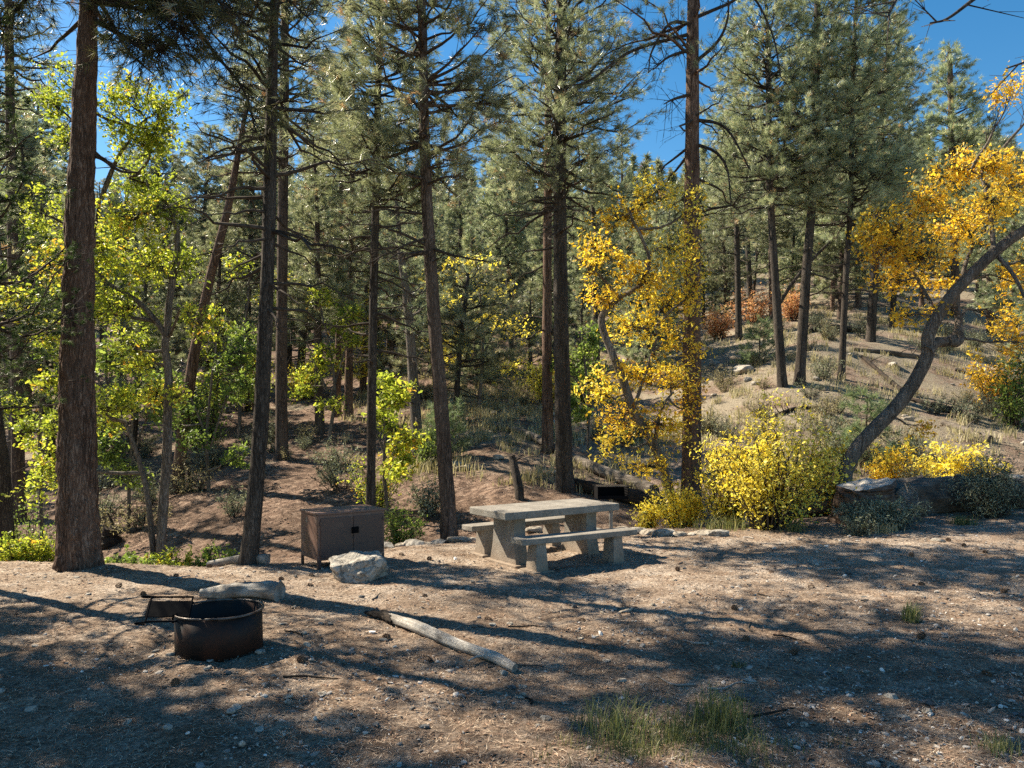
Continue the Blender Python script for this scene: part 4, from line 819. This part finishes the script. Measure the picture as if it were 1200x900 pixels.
# ---- picnic table and benches (concrete)
def support(b, w_top, w_bot, th, h, x0):
    """slab across the table: narrow waist, wide foot"""
    n = 8; pts = []
    for i in range(n+1):
        t = i/n; w = (w_bot+(w_top-w_bot)*t-.10*w_bot*math.sin(PI*t))/2; tt = th*(1.15-.15*t)/2; pts.append((w, tt, t*h))
    V = []
    for w, tt, z in pts: V += [(x0-tt, -w, z), (x0+tt, -w, z), (x0+tt, w, z), (x0-tt, w, z)]
    Fq = []
    for i in range(n):
        for k in range(4): Fq.append((4*i+k, 4*i+(k+1) % 4, 4*i+4+(k+1) % 4, 4*i+4+k))
    Fq += [(3, 2, 1, 0), (4*n, 4*n+1, 4*n+2, 4*n+3)]; b.add(V, Fq)
ANG = R(35); TX, TY = .50, 11.32
t = thing('picnic_table', 'concrete picnic table with a thick grey top in the middle of the clearing', 'picnic table', (TX, TY, T(TX, TY)-.01), ANG)
part('tabletop', 'concrete', t, lambda b: slab(b, (2.08, .92, .105), (0, 0, .7275), .012, noise_amp=.004, seed=1))
for sx in (-1, 1):
    part('support', 'concrete', t, lambda b: support(b, .52, .66, .19, .674, sx*.66))
    part('footing', 'concrete', t, lambda b: slab(b, (.34, .80, .07), (sx*.66, 0, -.005), .01))
def bench(label, off, zrot=0):
    dx, dy = off; x = TX+dx*math.cos(ANG)-dy*math.sin(ANG); y = TY+dx*math.sin(ANG)+dy*math.cos(ANG)
    t = thing('concrete_bench', label, 'bench', (x, y, T(x, y)-.01), ANG+zrot, 'concrete benches beside the picnic table')
    part('seat', 'concrete', t, lambda b: slab(b, (1.92, .30, .08), (0, 0, .4275), .012, noise_amp=.003, seed=int(dy*10)))
    for sx in (-1, 1):
        part('leg', 'concrete', t, lambda b: slab(b, (.15, .22, .39), (sx*.64, 0, .192), .01, taper=(1.3, 1.3)))
        part('footing', 'concrete', t, lambda b: slab(b, (.32, .38, .07), (sx*.64, 0, -.005), .01))
bench('concrete bench on the near side of the picnic table, closest to the camera', (-.06, -.77), R(-5))
bench('concrete bench on the far side of the picnic table, partly hidden', (.06, .76))

# ---- food locker
def locker():
    W, D, H = 1.0, .62, .62; d0 = 10.45; x0 = X(373, d0); a = R(37)
    cx = x0+W/2*math.cos(a)-D/2*math.sin(a); cy = d0+W/2*math.sin(a)+D/2*math.cos(a)
    t = thing('food_locker', 'brown steel food storage locker on short legs behind the grey boulder', 'food locker', (cx, cy, T(cx, cy)-.02), a)
    part('body', 'locker', t, lambda b: slab(b, (W, D, H), (0, 0, .15+H/2), .006))
    part('lid', 'locker', t, lambda b: slab(b, (W+.03, D+.03, .03), (0, 0, .15+H+.0155), .006))
    for sx, lab in ((-1, 1), (1, 1)):
        door = part('door', 'lockershade', t, lambda b: slab(b, (W/2-.045, .016, H-.075), (sx*(W/4-.008), -D/2-.009, .15+H/2-.004), .004))
        part('hinge', 'lockershade', door, lambda b: [slab(b, (.018, .022, .06), (sx*(W/2-.026), -D/2-.018, .15+H/2+s*.2), .003) for s in (-1, 1)])
    def hand(b):
        slab(b, (.11, .012, .09), (0.035, -D/2-.0235, .15+H*.62), .004)
        tube(b, spline([(-.005, -D/2-.03, .15+H*.62+.03), (-.005, -D/2-.06, .15+H*.62+.02), (-.005, -D/2-.06, .15+H*.62-.03), (-.005, -D/2-.03, .15+H*.62-.04)], 14), .006, 6)
    part('latch', 'iron', t, hand)
    for sx in (-1, 1):
        for sy in (-1, 1):
            part('leg', 'lockershade', t, lambda b: [slab(b, (.045, .006, .30), (sx*(W/2-.024), sy*(D/2-.003), .001), 0), slab(b, (.006, .045, .30), (sx*(W/2-.003), sy*(D/2-.028), .001), 0)])
    part('sticker', 'galv', t, lambda b: slab(b, (.002, .05, .07), (-W/2-.002, .10, .15+H*.84), 0))
locker()

# ---- fire ring with hinged grate
def ring():
    d = 6.78; x = X(257, d); t = thing('fire_ring', 'rusty black steel fire ring with a grate tipped over its left side', 'fire ring', (x, d, T(x, d)-.03))
    n = 72; a = np.linspace(0, 2*PI, n, endpoint=False); Ro, Ri, H = .365, .358, .385
    def wall(b):
        prof = [(Ri, 0), (Ro, 0), (Ro, H-.012), (Ri, H-.012)]
        V = np.array([[(r_+.004*math.sin(5*q+z*9))*math.cos(q), (r_+.004*math.sin(5*q+z*9))*math.sin(q), z] for q in a for r_, z in prof]); m = 4
        Fq = [(i*m+k, ((i+1) % n)*m+k, ((i+1) % n)*m+(k+1) % m, i*m+(k+1) % m) for i in range(n) for k in range(m)]
        b.add(V, Fq)
    part('ring_wall', 'ring', t, wall, True)
    def rim(b):
        q = np.array([[(Ro+.004+.003*math.sin(5*k))*math.cos(k), (Ro+.004+.003*math.sin(5*k))*math.sin(k), H-.004+.003*math.sin(3*k)] for k in np.linspace(0, 2*PI, n+1)]); tube(b, q, .010, 8, cap=False)
    part('rim', 'rim', t, rim, True)
    def ash(b):
        k = 20; V = [(0, 0, .16)]; 
        for j in range(1, 7):
            for i in range(k): rr = Ri*.995*j/6; V.append((rr*math.cos(6.2832*i/k), rr*math.sin(6.2832*i/k), .15-.03*(j/6)+.012*math.sin(i*2.1+j)))
        Fa = [(0, 1+i, 1+(i+1) % k) for i in range(k)]; b.add(V, Fa); b.f.append((np.array([(1+(j-1)*k+i, 1+j*k+i, 1+j*k+(i+1) % k, 1+(j-1)*k+(i+1) % k) for j in range(1, 6) for i in range(k)])+b.n-len(V), 0, np.full(5*k, .3)))
    part('ash_bed', 'ash', t, ash)
    # hinged grate leaning out over the left side; local frame of the plate
    from mathutils import Matrix, Vector
    g = thing('x', None, None, (0, 0, 0)); bpy.data.objects.remove(g)
    Mx = Matrix.Translation((-.20, -.13, H+.03)) @ Matrix.Rotation(R(14), 4, 'Z') @ Matrix.Rotation(R(3), 4, 'Y') @ Matrix.Rotation(R(38), 4, 'X')
    def plate(b):
        s = Buf(); slab(s, (.36, .17, .010), (-.17, -.0, 0), .002)
        for yy in (-.13, .13): tube(s, np.array([(0, yy, 0), (-.34, yy, 0)]), .009, 6)
        for xx in (0, -.335): tube(s, np.array([(xx, -.135, 0), (xx, .135, 0)]), .008, 6)
        for v in s.v:
            v[:] = np.array([(Mx @ Vector(q))[:] for q in v])
        b.v += s.v; b.n = s.n; b.f += s.f
    gr = part('cooking_grate', 'iron', t, plate)
    for yy in (-.135, .135):
      def handle(b):
        s = Buf()
        if 1:
            tube(s, spline([(-.30, yy, 0), (-.40, yy*1.05, 0), (-.41, yy*1.05, -.015), (-.34, yy*1.05, -.02)], 14), .007, 6)
        for v in s.v: v[:] = np.array([(Mx @ Vector(q))[:] for q in v])
        b.v += s.v; b.n = s.n; b.f += s.f
      part('handle', 'iron', gr, handle)
    def hinge(b):
        tube(b, np.array([(-.30, -.24, H+.002), (-.27, .10, H+.03)]), .010, 6)
        slab(b, (.02, .05, .10), (-.345, -.12, H-.04), .002); slab(b, (.02, .05, .10), (-.365, .06, H-.04), .002)
    part('hinge', 'iron', t, hinge)
ring()

# ---- standing grill
def grill():
    d = 13.6; x = X(716, d); t = thing('grill', 'black steel pedestal grill behind the right end of the picnic table', 'grill', (x, d, T(x, d)-.02), R(4))
    def post(b): tube(b, np.array([(0, 0, -.1), (0, 0, .66)]), .035, 14)
    part('post', 'galv', t, post, True)
    w, dp, h, z = .54, .36, .22, .68
    def box(b):
        slab(b, (w, dp, .008), (0, 0, z), .001); slab(b, (w, .008, h), (0, dp/2-.004, z+h/2+.005), .001)
        for s in (-1, 1): slab(b, (.008, dp-.01, h), (s*(w/2-.004), -.006, z+h/2+.005), .001)
        slab(b, (w-.02, .008, .05), (0, -dp/2+.006, z+.03), .001)
    part('firebox', 'iron', t, box)
    def grate(b):
        for i in range(13): tube(b, np.array([(-w/2+.03+i*.04, -dp/2+.01, z+h), (-w/2+.03+i*.04, dp/2-.02, z+h)]), .005, 5)
        for y in (-dp/2+.02, dp/2-.03): tube(b, np.array([(-w/2-.03, y, z+h-.002), (w/2+.03, y, z+h-.002)]), .007, 6)
    part('grate', 'rim', t, grate)
    part('handle', 'iron', t, lambda b: tube(b, spline([(w/2, -.1, z+h-.01), (w/2+.09, -.1, z+h-.01), (w/2+.09, .05, z+h-.01), (w/2, .05, z+h-.01)], 16), .008, 6))
grill()

# ---- logs
def log(name, label, P, rad, mat='oldwood', seed=0, sides=20, cat='log', stubs=0, wob=.12, endmat=None, n=40, group=None, flat=1., jag=.35):
    P = [np.array(q, float) for q in P]; base = P[0].copy(); q = spline([p-base for p in P], n); b = Buf()
    rad = np.interp(np.linspace(0, 1, n), np.linspace(0, 1, len(rad)), rad)
    q = q+np.stack([fbm(q*3, 2, seed), fbm(q*3, 2, seed+1), fbm(q*3, 2, seed+2)], -1)*.1*rad[:, None]
    t = norm(np.gradient(q, axis=0)); u = norm(np.cross(t, [0, 0, 1.])); w = np.cross(t, u); a = np.linspace(0, 2*PI, sides, endpoint=False)
    off = np.cos(a)[None, :, None]*u[:, None]+np.sin(a)[None, :, None]*w[:, None]*flat
    k = fbm(np.stack([np.broadcast_to(np.cos(a)*2.2, (n, sides)), np.broadcast_to(np.sin(a)*2.2, (n, sides)), np.broadcast_to(np.linspace(0, 3, n)[:, None], (n, sides))], -1)*1.6, 4, seed)
    V = q[:, None]+off*(rad[:, None]*(1+wob*k))[..., None]
    V[0] += (t[0]*-1)*(fbm(V[0]*9, 2, seed)*rad[0]*jag)[:, None]; V[-1] += t[-1]*(fbm(V[-1]*9, 2, seed+3)*rad[-1]*jag)[:, None]
    V = V.reshape(-1, 3); i = np.arange(n-1)[:, None]*sides; j = np.arange(sides)[None]; jn = (j+1) % sides
    b.add(V, np.stack([i+j, i+jn, i+sides+jn, i+sides+j], -1).reshape(-1, 4))
    for e, s in ((0, 0), (n-1, 1)):
        ring = V[e*sides:(e+1)*sides]; c = ring.mean(0); mid = c+(ring-c)*.55-(t[e]*(1 if s else -1))*rad[e]*.1
        VV = np.vstack([ring, mid, c]); jj = np.arange(sides); jn2 = (jj+1) % sides
        b.add(VV, np.stack([jj, jn2, sides+jn2, sides+jj], -1), 1 if endmat else 0); b.f.append((np.stack([sides+jj, sides+jn2, np.full(sides, 2*sides)], -1)+b.n-len(VV), 1 if endmat else 0, np.full(sides, .5)))
    r = np.random.default_rng(seed)
    for s in range(stubs):
        c = q[r.integers(3, n-3)]; dd = norm(r.normal(size=3)+np.array([0, 0, .6])); L = r.uniform(.15, .6)
        tube(b, spline([c, c+dd*L*.6, c+dd*L+r.normal(0, .05, 3)], 8), np.linspace(rad.mean()*.3, .008, 8), 6)
    o = link(name, b.mesh(name, [M[mat]]+([M[endmat]] if endmat else [])), None, base); return tag(o, label, cat, group)
def g3(px, d, dz=0): x = X(px, d); return (x, d, T(x, d)+dz)
log('fallen_branch', 'weathered grey branch lying on the dirt in front of the picnic table', [g3(455, 7.75, .04), g3(492, 7.3, .05), g3(535, 6.85, .05), g3(575, 6.5, .045), g3(603, 6.25, .035)], [.042, .058, .05, .046, .036], 'oldwood', 3, 24, 'branch', 1, .16)
log('charred_wood', 'dark charred broken wood piece touching the left end of the grey branch', [g3(428, 7.95, .03), g3(440, 7.85, .045), g3(452, 7.77, .05), g3(462, 7.6, .04)], [.014, .036, .045, .03], 'char', 8, 16, 'branch', 0, .45)
log('split_log', 'pale split log lying behind the fire ring', [g3(236, 8.75, .06), g3(262, 8.72, .08), g3(290, 8.7, .09), g3(318, 8.65, .10), g3(329, 8.62, .10)], [.05, .085, .08, .105, .11], 'oldwood', 11, 18, 'log', 0, .22)
log('short_log', 'short weathered log at the foot of the slim dark pine', [g3(245, 11.2, .05), g3(285, 11.0, .07), g3(314, 10.85, .08)], [.05, .06, .075], 'oldwood', 13, 16)
log('fallen_log', 'grey fallen log lying behind the charred stump', [g3(925, 15.7, .28), g3(1000, 15.6, .32), g3(1060, 15.5, .34), g3(1084, 15.5, .36)], [.24, .28, .30, .29], 'oldwood_dark', 15, 28, 'log', 1, .2, endmat='oldwood', jag=.2)
log('fallen_log', 'thick fallen log with a pale split end beside the charred stump', [g3(1062, 14.7, .30), g3(1100, 14.8, .31), g3(1150, 15.0, .30), g3(1212, 15.2, .27)], [.33, .36, .34, .30], 'oldwood_dark', 16, 30, 'log', 2, .26, 'oldwood', jag=.25)
log('fallen_log', 'fallen log piece at the right edge of the picture behind the dark shrub', [g3(1180, 16.0, .28), g3(1240, 16.2, .3), g3(1320, 16.4, .3)], [.26, .28, .25], 'oldwood', 19, 24, 'log', 1, .2, 'oldwood', jag=.2)
log('tree_stump', 'charred cut stump with a pale flat top in front of the fallen log', [g3(1010, 14.3, -.1), g3(1011, 14.3, .30), g3(1012, 14.3, .66)], [.56, .52, .50], 'stumpwood', 17, 44, 'stump', 0, .08, 'oldwood', jag=.05)
GL = 'fallen trunks on the hillside'
log('fallen_log', 'long fallen trunk lying on the slope behind the picnic table', [g3(576, 25.5, .1), g3(620, 23.5, .12), g3(690, 20.5, .1), g3(765, 18.5, .1)], [.07, .12, .14, .16], 'oldwood_dark', 18, 14, 'log', 4, group=GL)
log('fallen_log', 'dark fallen trunk in shade behind the grill', [g3(670, 18.5, .12), g3(740, 17.6, .15), g3(800, 17, .16)], [.14, .18, .2], 'char', 19, 14, 'log', 2, group=GL)
log('broken_stump', 'short mossy broken stump leaning on the slope behind the table', [g3(610, 17.0, -.1), g3(606, 17.2, .4), g3(600, 17.4, .85)], [.11, .1, .08], 'bark_dark', 20, 14, 'stump', 2)
log('black_stump', 'black burnt stump in the shade right of the largest trunk', [g3(129, 17, -.1), g3(130, 17, .35)], [.22, .17], 'char', 21, 14, 'stump', 3, .3)
log('black_stump', 'small black burnt stump at the right edge of the hillside', [g3(1190, 26, -.1), g3(1188, 26, .35)], [.16, .09], 'char', 22, 12, 'stump', 1, .3)
for i, (a, da, c, dc, w, lab) in enumerate([(1010, 30, 1060, 27, .09, 'thin fallen trunk pointing down the hillside right of the slender pines'), (1000, 31, 1080, 31, .12, 'fallen trunk lying level high on the right hillside'), (1060, 26.5, 1125, 25, .12, 'fallen trunk crossing behind the leaning oak'), (1105, 24, 1160, 22.5, .13, 'fallen trunk on the hillside right of the leaning oak'), (940, 36, 1010, 37, .2, 'thick pale fallen trunk behind the slender pines'), (1120, 30, 1190, 29, .14, 'fallen trunk with bare roots at the right of the hillside'), (900, 24.5, 960, 25, .08, 'thin fallen pole below the slender pines'), (225, 24, 275, 22.5, .09, 'fallen pole on the shaded left slope')]):
    log('fallen_log', lab, [g3(a, da, w*.5), g3((a+c)/2, (da+dc)/2, w*.7), g3(c, dc, w*.5)], [w*.6, w*.8, w], 'oldwood_dark' if i % 2 else 'char', 30+i, 12, 'log', 5, group=GL)
log('dead_tree', 'thin dead trunk leaning to the right across the hillside pines', [g3(892, 38, 0), P3(930, 330, 37.5), P3(975, 280, 37)], [.11, .09, .05], 'bark_dark', 44, 10, 'dead tree', 3)
r = np.random.default_rng(91)
def cone_mesh():
    b = Buf(); v0, f0 = ICO[1]
    for k in range(34):
        t = k/34; a = k*2.4; rr = .024*math.sin(PI*(.12+.8*t))+.002; c = np.array([rr*math.cos(a), rr*math.sin(a), .075*t])
        b.add(v0*np.array([.011, .011, .004])+c, f0)
    return b.mesh('pine_cone', [M['cone']], False)
cm_ = cone_mesh()
for i in range(34):
    d = r.uniform(5, 12); x = X(r.uniform(20, 1180), d)
    if -1 < x < 2.2 and 9.6 < d: continue
    tag(link('pine_cone', cm_, None, (x, d, T(x, d)+.018), (R(90)+r.normal(0, .3), 0, r.uniform(0, 6))), 'brown open pine cone lying on the dirt', 'pine cone', 'pine cones on the dirt of the clearing')
for i in range(26):
    d = r.uniform(5, 13); px = r.uniform(10, 1190); x = X(px, d); L = r.uniform(.15, .6); a = r.uniform(0, 6.28); p = np.array([x, d, 0])
    if -1.2 < x < 2.4 and 9.4 < d: continue
    pts = []
    for t in (-.5, -.15, .2, .5): q = p+np.array([math.cos(a), math.sin(a)*.6, 0])*L*t+np.array([r.normal(0, .02), r.normal(0, .02), 0]); pts.append((q[0], q[1], T(q[0], q[1])+.012))
    log('stick', 'thin dead stick lying on the dirt', pts, [.009, .008, .004], ['oldwood', 'char', 'oldwood_dark'][i % 3], 600+i, 7, 'stick', 0, .2, n=12, group='sticks on the dirt of the clearing')
# hillside shrubs
GC = 'low shrubs dotted over the sunny hillside'
r = np.random.default_rng(33); shrubs = []
for k, mt in enumerate(('sage', 'drygrass', 'sage')):
    t0 = bush('hillside_shrub', 'low grey green shrub dotted on the slopes beyond the clearing' if mt == 'sage' else 'low straw coloured shrub dotted on the slopes beyond the clearing', 830+k*60, 470, 22, 13, 24+k, M[mt], 500+k, .06, 900, group=GC, flat=True, stems=22); shrubs.append(t0)
for i in range(95):
    src = shrubs[(1, 1, 0, 2)[i % 4]]; d = r.uniform(20, 42); px = r.uniform(820, 1240) if i % 4 else r.uniform(430, 760)
    if i > 62: px = r.uniform(110, 430); d = r.uniform(16.5, 27); src = shrubs[i % 3]
    x = X(px, d)
    if 430 < px < 760 and d < 22: d += 6; x = X(px, d)
    c = src.copy(); C.objects.link(c); c.location = (x, d, T(x, d)); c.rotation_euler = (0, 0, r.uniform(0, 6)); c.scale = (r.uniform(.6, 1.5),)*3
    for ch in list(src.children):
        q = ch.copy(); C.objects.link(q); q.parent = c

# ------------------------------------------------------------------ light, sky, camera
S = bpy.context.scene
SUN_EL = R(43); sd = np.array([-.87, .49]); sd = sd/np.linalg.norm(sd)       # towards the sun, on the ground plane
from mathutils import Vector
L = bpy.data.lights.new('sun', 'SUN'); L.energy = 12.0; L.angle = R(.53); L.color = (1, .985, .95)
lo = bpy.data.objects.new('sun', L); C.objects.link(lo)
v = Vector((sd[0]*math.cos(SUN_EL), sd[1]*math.cos(SUN_EL), math.sin(SUN_EL))); lo.rotation_euler = v.to_track_quat('Z', 'Y').to_euler()
w = bpy.data.worlds.new('World'); S.world = w; w.use_nodes = True; nt = w.node_tree; nt.nodes.clear()
sk = nt.nodes.new('ShaderNodeTexSky'); sk.sky_type = 'NISHITA'; sk.sun_disc = False; sk.sun_elevation = SUN_EL
sk.sun_rotation = math.atan2(sd[0], sd[1]); sk.altitude = 600; sk.air_density = 1.0; sk.dust_density = .3; sk.ozone_density = 2.0
bgd = nt.nodes.new('ShaderNodeBackground'); bgd.inputs[1].default_value = .15; ow = nt.nodes.new('ShaderNodeOutputWorld')
hs = nt.nodes.new('ShaderNodeHueSaturation'); hs.inputs['Saturation'].default_value = 1.42; hs.inputs['Value'].default_value = 1.42
nt.links.new(sk.outputs[0], hs.inputs['Color']); nt.links.new(hs.outputs[0], bgd.inputs[0]); nt.links.new(bgd.outputs[0], ow.inputs[0])
cam = bpy.data.cameras.new('camera'); co = bpy.data.objects.new('camera', cam); C.objects.link(co); S.camera = co
co.location = (0, 0, CAMZ); co.rotation_euler = (R(90), 0, 0); cam.lens = 27; cam.sensor_width = 36; cam.shift_y = 40/1200; cam.clip_end = 2000; cam.clip_start = .05
S.view_settings.view_transform = 'Standard'; S.view_settings.look = 'None'; S.view_settings.exposure = 0; S.view_settings.use_white_balance = True; S.view_settings.white_balance_temperature = 8200; S.view_settings.white_balance_tint = 10
S.render.engine = 'CYCLES'; S.cycles.max_bounces = 9; S.cycles.diffuse_bounces = 5; S.cycles.transmission_bounces = 6; S.cycles.use_denoising = False
